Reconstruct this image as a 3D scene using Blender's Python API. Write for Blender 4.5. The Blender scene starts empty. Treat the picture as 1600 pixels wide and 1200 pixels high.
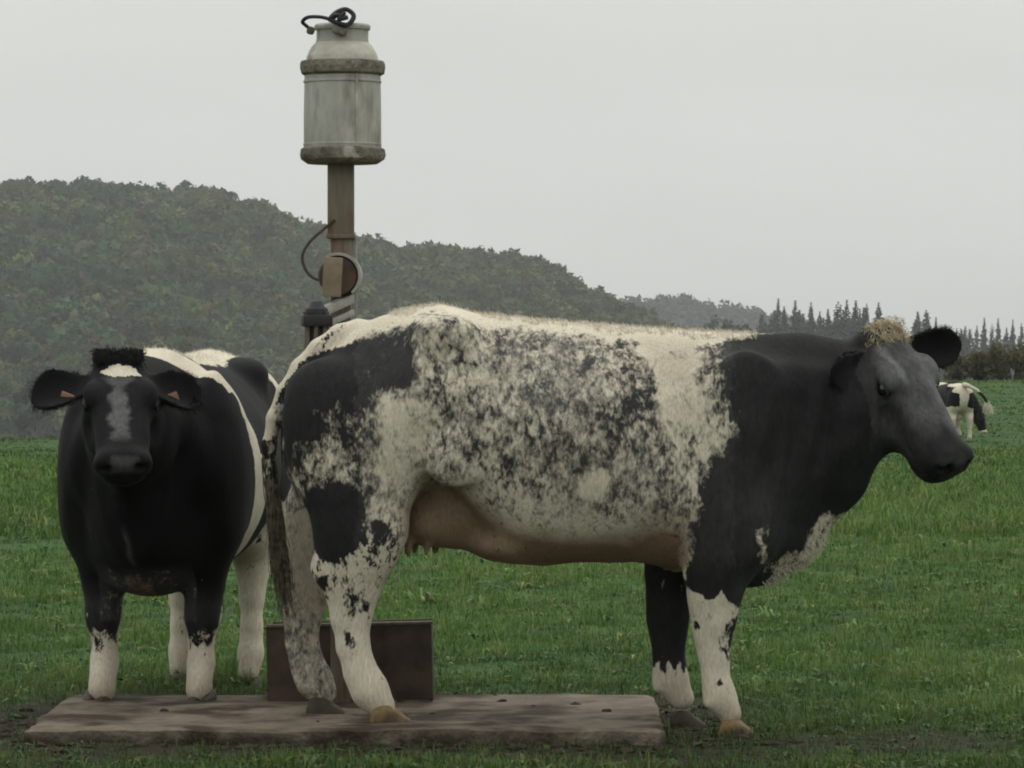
import bpy, math, random
import numpy as np
from mathutils import Vector, Matrix, Euler
random.seed(7)
rng = np.random.default_rng(7)
scene = bpy.context.scene
COL = scene.collection

# ------------------------------------------------------------------ camera, sky, sun, exposure
CAM_Z, F_PX = 1.47, 6090.0              # eye height (m) and focal length in 1600-px units
cam_d = bpy.data.cameras.new('camera')
cam = bpy.data.objects.new('camera', cam_d); COL.objects.link(cam)
cam.location = (0, 0, CAM_Z); cam.rotation_euler = (math.radians(90), 0, 0)
cam_d.sensor_width = 36.0; cam_d.lens = 36.0 * F_PX / 1600.0
cam_d.shift_y = -60.0 / 1600.0
cam_d.clip_start = 0.5; cam_d.clip_end = 20000
scene.camera = cam
scene.view_settings.view_transform = 'Standard'
scene.view_settings.look = 'None'
scene.view_settings.exposure = 0.0
scene.view_settings.gamma = 1.0
scene.cycles.filter_width = 2.0
scene.cycles.max_bounces = 6
scene.cycles.diffuse_bounces = 3
scene.cycles.volume_bounces = 2
scene.cycles.transparent_max_bounces = 8

SUN_EL, SUN_AZ = math.radians(62), math.radians(20)
W = bpy.data.worlds.new("World"); scene.world = W; W.use_nodes = True
nt = W.node_tree; nt.nodes.clear()
def N(tree, typ, **kw):
    n = tree.nodes.new(typ)
    for k, v in kw.items(): setattr(n, k, v)
    return n
out = N(nt, 'ShaderNodeOutputWorld'); bg = N(nt, 'ShaderNodeBackground')
bg.inputs['Strength'].default_value = 0.1
sky = N(nt, 'ShaderNodeTexSky', sky_type='NISHITA'); sky.sun_disc = False
sky.sun_elevation = SUN_EL; sky.sun_rotation = SUN_AZ; sky.dust_density = 4.0
hs = N(nt, 'ShaderNodeHueSaturation'); hs.inputs['Saturation'].default_value = 0.12
nt.links.new(sky.outputs[0], hs.inputs['Color'])
tc = N(nt, 'ShaderNodeTexCoord'); sep = N(nt, 'ShaderNodeSeparateXYZ')
nt.links.new(tc.outputs['Generated'], sep.inputs[0])
# overcast luminance: rises steadily from the horizon to about 2.6 times that at the zenith
mr = N(nt, 'ShaderNodeMapRange'); mr.inputs['From Min'].default_value = 0; mr.inputs['From Max'].default_value = 1
mr.inputs['To Min'].default_value = 6.5; mr.inputs['To Max'].default_value = 17.5
nt.links.new(sep.outputs['Z'], mr.inputs['Value'])
cn = N(nt, 'ShaderNodeTexNoise'); cn.inputs['Scale'].default_value = 5.0; cn.inputs['Detail'].default_value = 3.0
cm = N(nt, 'ShaderNodeMapping'); cm.inputs['Scale'].default_value = (1, 1, 3.5)
nt.links.new(tc.outputs['Generated'], cm.inputs[0]); nt.links.new(cm.outputs[0], cn.inputs['Vector'])
cr = N(nt, 'ShaderNodeMapRange'); cr.inputs['From Min'].default_value = 0.3; cr.inputs['From Max'].default_value = 0.7
cr.inputs['To Min'].default_value = 0.94; cr.inputs['To Max'].default_value = 1.05
nt.links.new(cn.outputs['Fac'], cr.inputs['Value'])
mu = N(nt, 'ShaderNodeMath', operation='MULTIPLY')
nt.links.new(mr.outputs[0], mu.inputs[0]); nt.links.new(cr.outputs[0], mu.inputs[1])
tint = N(nt, 'ShaderNodeMixRGB', blend_type='MULTIPLY'); tint.inputs['Fac'].default_value = 1
tint.inputs['Color1'].default_value = (0.985, 1.0, 0.955, 1)
nt.links.new(mu.outputs[0], tint.inputs['Color2'])
mx = N(nt, 'ShaderNodeMixRGB'); mx.inputs['Fac'].default_value = 0.12
nt.links.new(tint.outputs[0], mx.inputs['Color1']); nt.links.new(hs.outputs[0], mx.inputs['Color2'])
nt.links.new(mx.outputs[0], bg.inputs['Color']); nt.links.new(bg.outputs[0], out.inputs['Surface'])

sd = bpy.data.lights.new('sun', 'SUN'); sd.energy = 0.8; sd.angle = math.radians(35); sd.color = (1, 0.97, 0.92)
sun = bpy.data.objects.new('sun', sd); COL.objects.link(sun)
sdir = Vector((math.sin(SUN_AZ) * math.cos(SUN_EL), math.cos(SUN_AZ) * math.cos(SUN_EL), math.sin(SUN_EL)))
sun.rotation_euler = sdir.to_track_quat('Z', 'Y').to_euler(); sun.location = (0, 10, 30)

# ------------------------------------------------------------------ helpers
def P(px, py, d):
    return Vector(((px - 800) * d / F_PX, d, CAM_Z - (py - 540) * d / F_PX))

def tag(o, label=None, cat=None, group=None, kind=None):
    if label: o['label'] = label
    if cat: o['category'] = cat
    if group: o['group'] = group
    if kind: o['kind'] = kind
    return o

def empty(name, loc, rz=0.0):
    o = bpy.data.objects.new(name, None); COL.objects.link(o)
    o.location = loc; o.rotation_euler = (0, 0, rz); o.empty_display_size = 0.2
    return o

def mesh_obj(name, verts, faces, mat, parent=None, smooth=False, col=None):
    """verts (n,3); faces: an (m,k) array or list of arrays of constant k"""
    if not isinstance(faces, list): faces = [faces]
    me = bpy.data.meshes.new(name)
    verts = np.asarray(verts, np.float32)
    faces = [np.asarray(f, np.int32) for f in faces if len(f)]
    loops = np.concatenate([f.ravel() for f in faces])
    tot = np.concatenate([np.full(len(f), f.shape[1], np.int32) for f in faces])
    start = np.concatenate([[0], np.cumsum(tot)[:-1]]).astype(np.int32)
    me.vertices.add(len(verts)); me.vertices.foreach_set('co', verts.ravel())
    me.loops.add(len(loops)); me.loops.foreach_set('vertex_index', loops)
    me.polygons.add(len(tot)); me.polygons.foreach_set('loop_start', start); me.polygons.foreach_set('loop_total', tot)
    if smooth: me.polygons.foreach_set('use_smooth', np.ones(len(tot), bool))
    me.update(calc_edges=True); me.validate()
    if col is not None:
        a = me.attributes.new('tone', 'FLOAT_COLOR', 'POINT')
        c = np.ones((len(verts), 4), np.float32); c[:, :3] = col
        a.data.foreach_set('color', c.ravel())
    if mat: me.materials.append(mat)
    o = bpy.data.objects.new(name, me); COL.objects.link(o)
    if parent: o.parent = parent
    return o

class MB:
    """collects pieces of ONE part"""
    def __init__(s): s.v = []; s.f = {}; s.n = 0
    def add(s, v, f):
        v = np.asarray(v, float)
        for q in f: s.f.setdefault(len(q), []).append([i + s.n for i in q])
        s.v.append(v); s.n += len(v)
    def lathe(s, prof, c=(0, 0, 0), n=32, axis='z', jit=0.0):
        pts = []
        for (r, z) in prof:
            for k in range(n):
                a = 2 * math.pi * k / n
                rr = r * (1 + jit * math.sin(3 * a + z * 40) + jit * (random.random() - .5))
                p = (rr * math.cos(a), rr * math.sin(a), z)
                if axis == 'y': p = (p[0], p[2], p[1])
                if axis == 'x': p = (p[2], p[0], p[1])
                pts.append((p[0] + c[0], p[1] + c[1], p[2] + c[2]))
        f = []
        for i in range(len(prof) - 1):
            for k in range(n):
                f.append((i * n + k, i * n + (k + 1) % n, (i + 1) * n + (k + 1) % n, (i + 1) * n + k))
        f.append(tuple(range(n))[::-1]); f.append(tuple((len(prof) - 1) * n + k for k in range(n)))
        s.add(pts, f); return s
    def box(s, c, d, rot=None, bev=0.0):
        hx, hy, hz = d[0] / 2, d[1] / 2, d[2] / 2
        b = min(bev, hx * .9, hy * .9, hz * .9)
        bm = np.array([(x, y, z) for x in (-hx, hx) for y in (-hy, hy) for z in (-hz, hz)])
        if b <= 0:
            v = bm; f = [(0, 1, 3, 2), (4, 6, 7, 5), (0, 4, 5, 1), (2, 3, 7, 6), (0, 2, 6, 4), (1, 5, 7, 3)]
        else:
            import bmesh
            B = bmesh.new(); bmesh.ops.create_cube(B, size=1)
            for q in B.verts: q.co = (q.co.x * d[0], q.co.y * d[1], q.co.z * d[2])
            bmesh.ops.bevel(B, geom=list(B.edges), offset=b, segments=2, affect='EDGES', profile=.5)
            v = np.array([q.co[:] for q in B.verts]); B.verts.index_update()
            f = [tuple(q.index for q in fc.verts) for fc in B.faces]; B.free()
        if rot is not None:
            R = np.array(Euler(rot).to_matrix()); v = v @ R.T
        s.add(v + np.array(c), f); return s
    def tube(s, pts, r, n=8):
        pts = [Vector(p) for p in pts]; V = []; prev = None
        for i, p in enumerate(pts):
            t = (pts[min(i + 1, len(pts) - 1)] - pts[max(i - 1, 0)]).normalized()
            u = prev - t * prev.dot(t) if prev else (t.cross(Vector((0.3, 0.2, 1))))
            if u.length < 1e-5: u = t.cross(Vector((1, 0, 0)))
            u.normalize(); prev = u; w = t.cross(u)
            rr = r[i] if hasattr(r, '__len__') else r
            for k in range(n):
                a = 2 * math.pi * k / n
                V.append(p + u * rr * math.cos(a) + w * rr * math.sin(a))
        F = []
        for i in range(len(pts) - 1):
            for k in range(n):
                F.append((i * n + k, i * n + (k + 1) % n, (i + 1) * n + (k + 1) % n, (i + 1) * n + k))
        F.append(tuple(range(n))[::-1]); F.append(tuple((len(pts) - 1) * n + k for k in range(n)))
        s.add([q[:] for q in V], F); return s
    def build(s, name, mat, parent=None, smooth=True, angle=40):
        o = mesh_obj(name, np.concatenate(s.v), [np.array(v) for v in s.f.values()], mat, parent, smooth)
        if smooth:
            o.data.set_sharp_from_angle(angle=math.radians(angle))
        return o

def spline(pts, n=24):
    """Catmull-Rom through pts"""
    pts = [Vector(p) for p in pts]; P4 = [pts[0]] + pts + [pts[-1]]; o = []
    for i in range(len(pts) - 1):
        a, b, c, d = P4[i:i + 4]
        m = max(2, n // (len(pts) - 1))
        for k in range(m):
            t = k / m
            o.append(.5 * ((2 * b) + (c - a) * t + (2 * a - 5 * b + 4 * c - d) * t * t + (3 * b - a - 3 * c + d) * t ** 3))
    o.append(pts[-1]); return o

def fbm(x, y, seed=0, octs=4, sc=1.0):
    """cheap smooth pseudo noise from sums of sines, about -1..1"""
    r = np.random.default_rng(seed); v = np.zeros(np.broadcast(x, y).shape); a = 1.0; tot = 0
    for o in range(octs):
        for k in range(3):
            th = r.uniform(0, 6.28); ph = r.uniform(0, 6.28); f = sc * (2 ** o) * r.uniform(.8, 1.25)
            v = v + a * np.sin((x * math.cos(th) + y * math.sin(th)) * f + ph + 1.3 * np.sin((x * math.sin(th) - y * math.cos(th)) * f * .7 + ph * 2))
        tot += 3 * a * .6; a *= .55
    return v / tot

def sstep(a, b, x):
    t = np.clip((x - a) / (b - a), 0, 1); return t * t * (3 - 2 * t)

# ------------------------------------------------------------------ materials
def new_mat(name, rough=0.8, spec=0.3):
    m = bpy.data.materials.new(name); m.use_nodes = True
    b = m.node_tree.nodes['Principled BSDF']
    b.inputs['Roughness'].default_value = rough; b.inputs['Specular IOR Level'].default_value = spec
    return m, m.node_tree, b

def mixed(name, c1, c2, scale=8, detail=6, rough=.8, spec=.3, bump=.0, bscale=60, c3=None, s3=2.0, stretch=(1, 1, 1), metal=0.0, lo=.35, hi=.65, t3=(.5, .62)):
    """surface of two (or three) tones mixed by noise, with relief"""
    m, t, b = new_mat(name, rough, spec)
    tc = N(t, 'ShaderNodeTexCoord'); mp = N(t, 'ShaderNodeMapping'); mp.inputs['Scale'].default_value = stretch
    t.links.new(tc.outputs['Object'], mp.inputs[0])
    n = N(t, 'ShaderNodeTexNoise'); n.inputs['Scale'].default_value = scale; n.inputs['Detail'].default_value = detail
    n.inputs['Roughness'].default_value = .65
    t.links.new(mp.outputs[0], n.inputs['Vector'])
    r = N(t, 'ShaderNodeMapRange'); r.inputs['From Min'].default_value = lo; r.inputs['From Max'].default_value = hi
    t.links.new(n.outputs['Fac'], r.inputs['Value'])
    x = N(t, 'ShaderNodeMixRGB'); x.inputs['Color1'].default_value = (*c1, 1); x.inputs['Color2'].default_value = (*c2, 1)
    t.links.new(r.outputs[0], x.inputs['Fac']); last = x
    if c3:
        n3 = N(t, 'ShaderNodeTexNoise'); n3.inputs['Scale'].default_value = s3; n3.inputs['Detail'].default_value = 5
        t.links.new(mp.outputs[0], n3.inputs['Vector'])
        r3 = N(t, 'ShaderNodeMapRange'); r3.inputs['From Min'].default_value = t3[0]; r3.inputs['From Max'].default_value = t3[1]
        t.links.new(n3.outputs['Fac'], r3.inputs['Value'])
        x3 = N(t, 'ShaderNodeMixRGB'); x3.inputs['Color2'].default_value = (*c3, 1)
        t.links.new(x.outputs[0], x3.inputs['Color1']); t.links.new(r3.outputs[0], x3.inputs['Fac']); last = x3
    t.links.new(last.outputs[0], b.inputs['Base Color'])
    b.inputs['Metallic'].default_value = metal
    if bump:
        nb = N(t, 'ShaderNodeTexNoise'); nb.inputs['Scale'].default_value = bscale; nb.inputs['Detail'].default_value = 4
        t.links.new(mp.outputs[0], nb.inputs['Vector'])
        bp = N(t, 'ShaderNodeBump'); bp.inputs['Strength'].default_value = bump; bp.inputs['Distance'].default_value = .02
        t.links.new(nb.outputs['Fac'], bp.inputs['Height']); t.links.new(bp.outputs[0], b.inputs['Normal'])
    return m

def leaf_mat(name, rough=.7, transl=.25, spec=.2):
    m, t, b = new_mat(name, rough, spec)
    a = N(t, 'ShaderNodeAttribute', attribute_name='tone')
    t.links.new(a.outputs['Color'], b.inputs['Base Color'])
    tr = N(t, 'ShaderNodeBsdfTranslucent'); t.links.new(a.outputs['Color'], tr.inputs['Color'])
    mxs = N(t, 'ShaderNodeMixShader'); mxs.inputs['Fac'].default_value = transl
    t.links.new(b.outputs[0], mxs.inputs[1]); t.links.new(tr.outputs[0], mxs.inputs[2])
    t.links.new(mxs.outputs[0], t.nodes['Material Output'].inputs['Surface'])
    return m

M_leaf = leaf_mat('foliage_leaf')
M_grass = leaf_mat('grass_blade', rough=.6, transl=.3, spec=.25)
M_bark = mixed('bark', (.05, .042, .034), (.09, .08, .065), scale=4, bump=.4, bscale=20)
M_rust = mixed('rusty_steel', (.036, .025, .019), (.072, .052, .040), scale=9, rough=.75, bump=.25, bscale=70, c3=(.085, .055, .04), s3=4)
M_post = mixed('weathered_steel', (.10, .085, .065), (.17, .14, .105), scale=5, stretch=(6, 6, 1), rough=.65, bump=.15, bscale=60, c3=(.12, .055, .035), s3=3, t3=(.55, .68))
M_grey = mixed('grey_paint', (.24, .235, .21), (.36, .35, .31), scale=14, rough=.55, bump=.1)
M_tan = mixed('tan_plate', (.15, .115, .075), (.22, .175, .12), scale=10, rough=.7, bump=.1)
M_black = mixed('black_rubber', (.012, .012, .012), (.025, .025, .024), scale=30, rough=.6, bump=.1)
M_can = mixed('old_painted_tin', (.285, .277, .25), (.45, .437, .395), scale=9, stretch=(1, 1, .35), rough=.62, spec=.35, bump=.22, bscale=45, c3=(.17, .155, .12), s3=8, t3=(.54, .70))
M_canband = mixed('lichen_tin_band', (.085, .075, .058), (.21, .19, .15), scale=22, rough=.85, bump=.6, bscale=50, c3=(.34, .33, .28), s3=17, t3=(.58, .68))
M_canshoulder = mixed('pale_tin', (.33, .32, .27), (.50, .48, .41), scale=10, rough=.55, bump=.2, bscale=40, c3=(.25, .23, .18), s3=7, t3=(.56, .66))
M_slab = mixed('old_concrete', (.095, .077, .058), (.20, .168, .13), scale=7, rough=.92, spec=.15, bump=.7, bscale=45, c3=(.042, .031, .021), s3=4.5, t3=(.45, .62), lo=.3, hi=.7)
# mud caked on the slab's sides, laid over the concrete
t = M_slab.node_tree; b = t.nodes['Principled BSDF']; src = b.inputs['Base Color'].links[0].from_socket
at_ = N(t, 'ShaderNodeAttribute', attribute_name='mud'); tcx = N(t, 'ShaderNodeTexCoord'); nn1 = N(t, 'ShaderNodeTexNoise'); nn1.inputs['Scale'].default_value = 9; nn1.inputs['Detail'].default_value = 5
t.links.new(tcx.outputs['Object'], nn1.inputs['Vector']); rr1 = N(t, 'ShaderNodeMapRange'); rr1.inputs['From Min'].default_value = .38; rr1.inputs['From Max'].default_value = .55; rr1.inputs['To Min'].default_value = .25; t.links.new(nn1.outputs['Fac'], rr1.inputs['Value'])
mm1 = N(t, 'ShaderNodeMath', operation='MULTIPLY'); t.links.new(at_.outputs['Fac'], mm1.inputs[0]); t.links.new(rr1.outputs[0], mm1.inputs[1])
mxm = N(t, 'ShaderNodeMixRGB'); mxm.inputs['Color2'].default_value = (.030, .020, .014, 1); t.links.new(mm1.outputs[0], mxm.inputs['Fac']); t.links.new(src, mxm.inputs['Color1']); t.links.new(mxm.outputs[0], b.inputs['Base Color'])
M_dirt = mixed('soil_clod', (.022, .017, .012), (.045, .034, .024), scale=20, rough=.95, bump=.5)
M_hoof = mixed('horn', (.13, .085, .035), (.24, .165, .075), scale=18, rough=.55, bump=.2, bscale=60, c3=(.06, .038, .018), s3=8)
M_hoofpale = mixed('pale_horn', (.13, .10, .065), (.24, .20, .14), scale=18, rough=.7, bump=.2, c3=(.10, .07, .045), s3=9)
M_hoofdark = mixed('muddy_horn', (.035, .027, .02), (.065, .05, .036), scale=18, rough=.7, bump=.2)
M_tagmat = mixed('ear_tag_plastic', (.20, .115, .075), (.30, .17, .11), scale=6, rough=.5)
m_, t_, b_ = new_mat('eye_gloss', .08, .6); b_.inputs['Base Color'].default_value = (.006, .005, .005, 1); M_eye = m_

# ------------------------------------------------------------------ ground
def zg(X, Y):
    X = np.asarray(X, float); Y = np.asarray(Y, float)
    z = 0.045 - 0.03 * sstep(14.2, 13.6, Y)
    z = z - 0.85 * sstep(24, 95, Y)
    left = sstep(14, -8, X)                      # the field drops behind its crest on the left
    z = z + (1 - left) * 0.66 * sstep(95, 172, Y) - left * 9.0 * sstep(90, 230, Y) - (1 - left) * 8.0 * sstep(178, 420, Y)
    near = 1 - sstep(30, 60, Y)
    z = z + near * (.010 * fbm(X, Y, 3, 3, 2.2)) + .05 * fbm(X, Y, 5, 3, .22) * sstep(20, 45, Y)
    return z

def grid_mesh(name, xs_of, ds, zf, mat, kind='structure'):
    V = []; nx = None
    for d in ds:
        xs = xs_of(d); nx = len(xs)
        V.append(np.stack([xs, np.full(nx, d), zf(xs, np.full(nx, d))], 1))
    V = np.concatenate(V); ny = len(ds)
    i = np.arange(ny - 1)[:, None] * nx + np.arange(nx - 1)[None, :]
    F = np.stack([i, i + 1, i + nx + 1, i + nx], -1).reshape(-1, 4)
    o = mesh_obj(name, V, F, mat, smooth=True); tag(o, kind=kind)
    return o

M_ground, t, b = new_mat('pasture_soil', .95, .15)
tc = N(t, 'ShaderNodeTexCoord')
n1 = N(t, 'ShaderNodeTexNoise'); n1.inputs['Scale'].default_value = 1.1; n1.inputs['Detail'].default_value = 7
n2 = N(t, 'ShaderNodeTexNoise'); n2.inputs['Scale'].default_value = 14; n2.inputs['Detail'].default_value = 6
for n in (n1, n2): t.links.new(tc.outputs['Object'], n.inputs['Vector'])
ramp = N(t, 'ShaderNodeValToRGB'); e = ramp.color_ramp.elements
e[0].position = .32; e[0].color = (.018, .040, .011, 1); e[1].position = .7; e[1].color = (.045, .110, .022, 1)
t.links.new(n1.outputs['Fac'], ramp.inputs['Fac'])
mud = N(t, 'ShaderNodeAttribute', attribute_name='mud')
mr = N(t, 'ShaderNodeMath', operation='ADD'); t.links.new(mud.outputs['Fac'], mr.inputs[0])
m2 = N(t, 'ShaderNodeMapRange'); m2.inputs['From Min'].default_value = .35; m2.inputs['From Max'].default_value = .65
m2.inputs['To Min'].default_value = -.35; m2.inputs['To Max'].default_value = .35
t.links.new(n2.outputs['Fac'], m2.inputs['Value']); t.links.new(m2.outputs[0], mr.inputs[1]); mr.use_clamp = True
mxg = N(t, 'ShaderNodeMixRGB'); mxg.inputs['Color2'].default_value = (.024, .019, .013, 1)
t.links.new(mr.outputs[0], mxg.inputs['Fac']); t.links.new(ramp.outputs[0], mxg.inputs['Color1'])
t.links.new(mxg.outputs[0], b.inputs['Base Color'])
bp = N(t, 'ShaderNodeBump'); bp.inputs['Strength'].default_value = .8; bp.inputs['Distance'].default_value = .03
t.links.new(n2.outputs['Fac'], bp.inputs['Height']); t.links.new(bp.outputs[0], b.inputs['Normal'])

SLAB = dict(x0=-1.752, x1=0.552, y0=14.0, y1=15.42, top=.091)
def mudmap(X, Y):
    dx = np.maximum(np.maximum(SLAB['x0'] - X, X - SLAB['x1']), 0); dy = np.maximum(np.maximum(SLAB['y0'] - Y, Y - SLAB['y1']), 0)
    d = np.hypot(dx, dy * .7) + .10 * fbm(X, Y, 11, 3, 3.0)
    m = sstep(.75, .08, d)
    m = np.maximum(m, .9 * sstep(1.2, .3, np.hypot((X + 2.0) / 1.1, (Y - 14.9) / .9) + .25 * fbm(X, Y, 13, 3, 2.)))
    m = np.maximum(m, .9 * sstep(1.15, .1, np.hypot((X - 1.1) / 1.5, (Y - 14.1) / .7) + .15 * fbm(X, Y, 12, 3, 3.)))
    m = np.maximum(m, sstep(13.95, 13.75, Y) * np.clip(.42 + .5 * fbm(X, Y, 14, 3, 2.5), 0, 1))
    return m
ds = np.concatenate([np.linspace(-60, 10, 15), np.linspace(11, 18, 90)[0:], np.geomspace(18.3, 450, 80)])
gr = grid_mesh('ground', lambda d: np.sinh(np.linspace(-4.2, 4.2, 160)) / math.sinh(4.2) * (10 + 0) * (1 if d < 0 else 1) * max(12, abs(d) * .8) / 3, ds, zg, M_ground)
co = np.empty(len(gr.data.vertices) * 3); gr.data.vertices.foreach_get('co', co); co = co.reshape(-1, 3)
a = gr.data.attributes.new('mud', 'FLOAT', 'POINT'); a.data.foreach_set('value', mudmap(co[:, 0], co[:, 1]).astype(np.float32))

# ------------------------------------------------------------------ wooded hills
M_hill = mixed('woodland_floor', (.03, .034, .022), (.055, .05, .035), scale=.02, rough=1)
D1 = 1500.0
sk = np.array([(-700, 330), (-400, 300), (0, 287), (80, 285), (160, 292), (250, 294), (330, 303), (400, 322), (470, 344), (560, 366), (620, 382), (700, 392), (780, 397), (840, 406), (880, 424), (920, 456), (960, 470), (1000, 484), (1040, 512), (1150, 562), (1300, 600), (1800, 660), (2600, 700)], float)
def zhill(X, Y):
    skx = (sk[:, 0] - 800) * D1 / F_PX; skz = CAM_Z + (540 - sk[:, 1]) * D1 / F_PX - 7.6
    zc = np.interp(X * (1 + 0 * Y), skx, skz)
    t = np.clip((Y - 900) / (D1 - 900), 0, 1)
    zb = -24.0
    z = zb + (zc - zb) * (0.45 * t + .55 * sstep(0, 1, t)) + 3.0 * fbm(X, Y, 21, 3, .012) * np.sin(np.pi * t)
    return z - 60 * sstep(D1, D1 + 500, Y)
grid_mesh('hill', lambda d: np.linspace(-420, 420, 110), np.concatenate([np.linspace(440, 880, 6), np.linspace(900, 2000, 60)]), zhill, M_hill)
D2 = 2500.0
sk2 = np.array([(0, 560), (700, 500), (900, 488), (1000, 479), (1050, 470), (1090, 480), (1120, 486), (1200, 500), (1300, 522), (1400, 560), (1600, 600), (2400, 620)], float)
def zridge(X, Y):
    skx = (sk2[:, 0] - 800) * D2 / F_PX; skz = CAM_Z + (540 - sk2[:, 1]) * D2 / F_PX - 6
    t = np.clip((Y - 1900) / (D2 - 1900), 0, 1)
    return -40 + (np.interp(X, skx, skz) + 40) * sstep(0, 1, t) - 60 * sstep(D2, D2 + 600, Y)
grid_mesh('far_ridge', lambda d: np.linspace(-350, 700, 60), np.linspace(1850, 3100, 30), zridge, M_hill)

def crowns(name, pts, rad, cols, tris=70, hk=1.15, seed=3):
    """one mass of far tree crowns: leaf clumps spread through each crown's volume"""
    r = np.random.default_rng(seed); n = len(pts)
    u = r.normal(size=(n, tris, 3)); u /= np.linalg.norm(u, axis=2, keepdims=True)
    u[..., 2] = np.abs(u[..., 2]) * 1.15 - .35
    rr = r.uniform(.45, 1.0, (n, tris, 1)) ** .6
    lump = 1 + .25 * np.sin(u[..., :1] * 5 + r.uniform(0, 6, (n, 1, 1))) * np.cos(u[..., 1:2] * 4 + r.uniform(0, 6, (n, 1, 1)))
    c = pts[:, None, :] + u * rr * lump * rad[:, None, None] * np.array([1, 1, hk])
    sz = rad[:, None, None] * r.uniform(.16, .34, (n, tris, 1))
    nn_ = u + .45 * r.normal(size=u.shape); e1 = np.cross(nn_, r.normal(size=u.shape)); e2 = np.cross(nn_, e1)
    e1 /= np.linalg.norm(e1, axis=2, keepdims=True); e2 /= np.linalg.norm(e2, axis=2, keepdims=True)
    V = np.stack([c + e1 * sz, c - .6 * e1 * sz + e2 * sz, c - .5 * e1 * sz - e2 * sz], 2).reshape(-1, 3)
    F = np.arange(len(V)).reshape(-1, 3)
    C = np.repeat(cols, tris * 3, axis=0) * np.repeat(r.uniform(.75, 1.25, n * tris), 3)[:, None]
    return mesh_obj(name, V, F, M_leaf, col=C)

def wood_cols(X, Y, Z, seed=1):
    r = np.random.default_rng(seed); n = len(X)
    pal = np.array([(.020, .036, .024), (.026, .044, .026), (.024, .036, .030), (.036, .054, .024), (.054, .062, .024), (.070, .066, .030), (.074, .052, .030), (.050, .042, .032)])
    q = 1.1 * fbm(X, Y * .6, 31, 3, .028) + .8 * r.normal(size=n)
    idx = np.clip(((q + 1.7) / 3.4 * len(pal)).astype(int), 0, len(pal) - 1)
    return pal[idx] * np.exp(r.normal(0, .32, (n, 1))) * np.array([1.08, 1.30, 1.0])
# hill wood
n = 9300
Xf = rng.uniform(-420, 150, n); Yf = 900 + 640 * rng.random(n) ** .9
Zf = zhill(Xf, Yf); rad = rng.uniform(2.2, 4.9, n) * (1 + .25 * fbm(Xf, Yf, 35, 2, .04))
cols = wood_cols(Xf, Yf, Zf)
warm = sstep(-140, 20, Xf)[:, None]; cols = cols * (1 - .5 * warm) + .5 * warm * np.array([.068, .074, .030]) * rng.uniform(.7, 1.2, (n, 1))
pts = np.stack([Xf, Yf, Zf + rad * .9 + rng.uniform(0, 2.2, n)], 1)
tag(crowns('forest', pts, rad, cols, 64), 'hazy mixed autumn wood covering the long hill behind the pasture', 'forest', kind='stuff')
# dark wood edge in front of the hill's foot
n = 800
Xf = rng.uniform(-220, 70, n); Yf = rng.uniform(640, 880, n)
Zf = zhill(Xf, Yf); rad = rng.uniform(2.2, 3.8, n)
cols = np.array([(.030, .034, .026)]) * rng.uniform(.7, 1.5, (n, 1)) + np.array([.016, .006, .002]) * rng.random((n, 1)) * 1.4
pts = np.stack([Xf, Yf, Zf + rad * rng.uniform(.6, 1.5, n)], 1)
tag(crowns('woodland_edge', pts, rad, cols, 70, seed=5), 'dark brownish scrub and wood edge at the foot of the hill', 'woodland', kind='stuff')
# far ridge wood
n = 2200
Xf = rng.uniform(-20, 380, n); Yf = rng.uniform(1950, 2530, n); Zf = zridge(Xf, Yf); rad = rng.uniform(3.5, 6.5, n)
cols = np.array([(.040, .052, .042)]) * rng.uniform(.7, 1.5, (n, 1))
tag(crowns('far_forest', np.stack([Xf, Yf, Zf + rad], 1), rad, cols, 50, 1.3, seed=6), 'blue grey wood on the farther ridge beyond the hill', 'forest', kind='stuff')

def broad_tree(name, loc, h, r0, base, label, group, seed):
    r = np.random.default_rng(seed)
    root = empty(name, loc); tag(root, label, 'tree', group)
    mb = MB(); mb.tube([(0, 0, -1), (0.1, 0, h * .3), (0, .1, h * .7)], [h * .03, h * .022, h * .008], 7)
    for k in range(5):
        a = r.uniform(0, 6.28); mb.tube([(0, 0, h * (.25 + .08 * k)), (math.cos(a) * r0 * .7, math.sin(a) * r0 * .7, h * (.5 + .08 * k))], [h * .012, h * .004], 5)
    mb.build('trunk', M_bark, root)
    n = 26; c = r.normal(size=(n, 3)); c /= np.linalg.norm(c, axis=1, keepdims=True)
    c = c * r.uniform(.3, 1, (n, 1)) * np.array([r0, r0, h * .40]) + np.array([0, 0, h * .58])
    cols = np.array([base]) * r.uniform(.7, 1.35, (n, 1))
    o = crowns('crown', c, np.full(n, r0 * .36), cols, 60, seed=seed); o.parent = root
    return root
for i, (px, top, d, r0, base, lab) in enumerate([
        (235, 490, 820, 6.2, (.066, .078, .026), 'bushy olive green tree at the foot of the hill, above the black cow\'s poll'),
        (298, 500, 830, 5.0, (.070, .074, .030), 'small rounded olive tree at the hill foot, above the black cow\'s white withers'),
        (170, 520, 800, 4.4, (.055, .066, .028), 'dull green tree at the hill foot, above the black cow\'s spread ear'),
        (395, 530, 800, 4.5, (.068, .066, .030), 'yellowish tree at the hill foot, above the rump of the black cow'),
        (60, 545, 760, 5.0, (.030, .038, .032), 'dark bluish tree at the hill foot, rising above the pasture\'s far left edge')]):
    X = (px - 800) * d / F_PX; zb = float(zhill(np.array([X]), np.array([d]))[0]); zt = CAM_Z + (540 - top) * d / F_PX
    broad_tree('deciduous_tree', (X, d, zb), zt - zb, r0, base, lab, 'trees at the foot of the hill', 40 + i)

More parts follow.
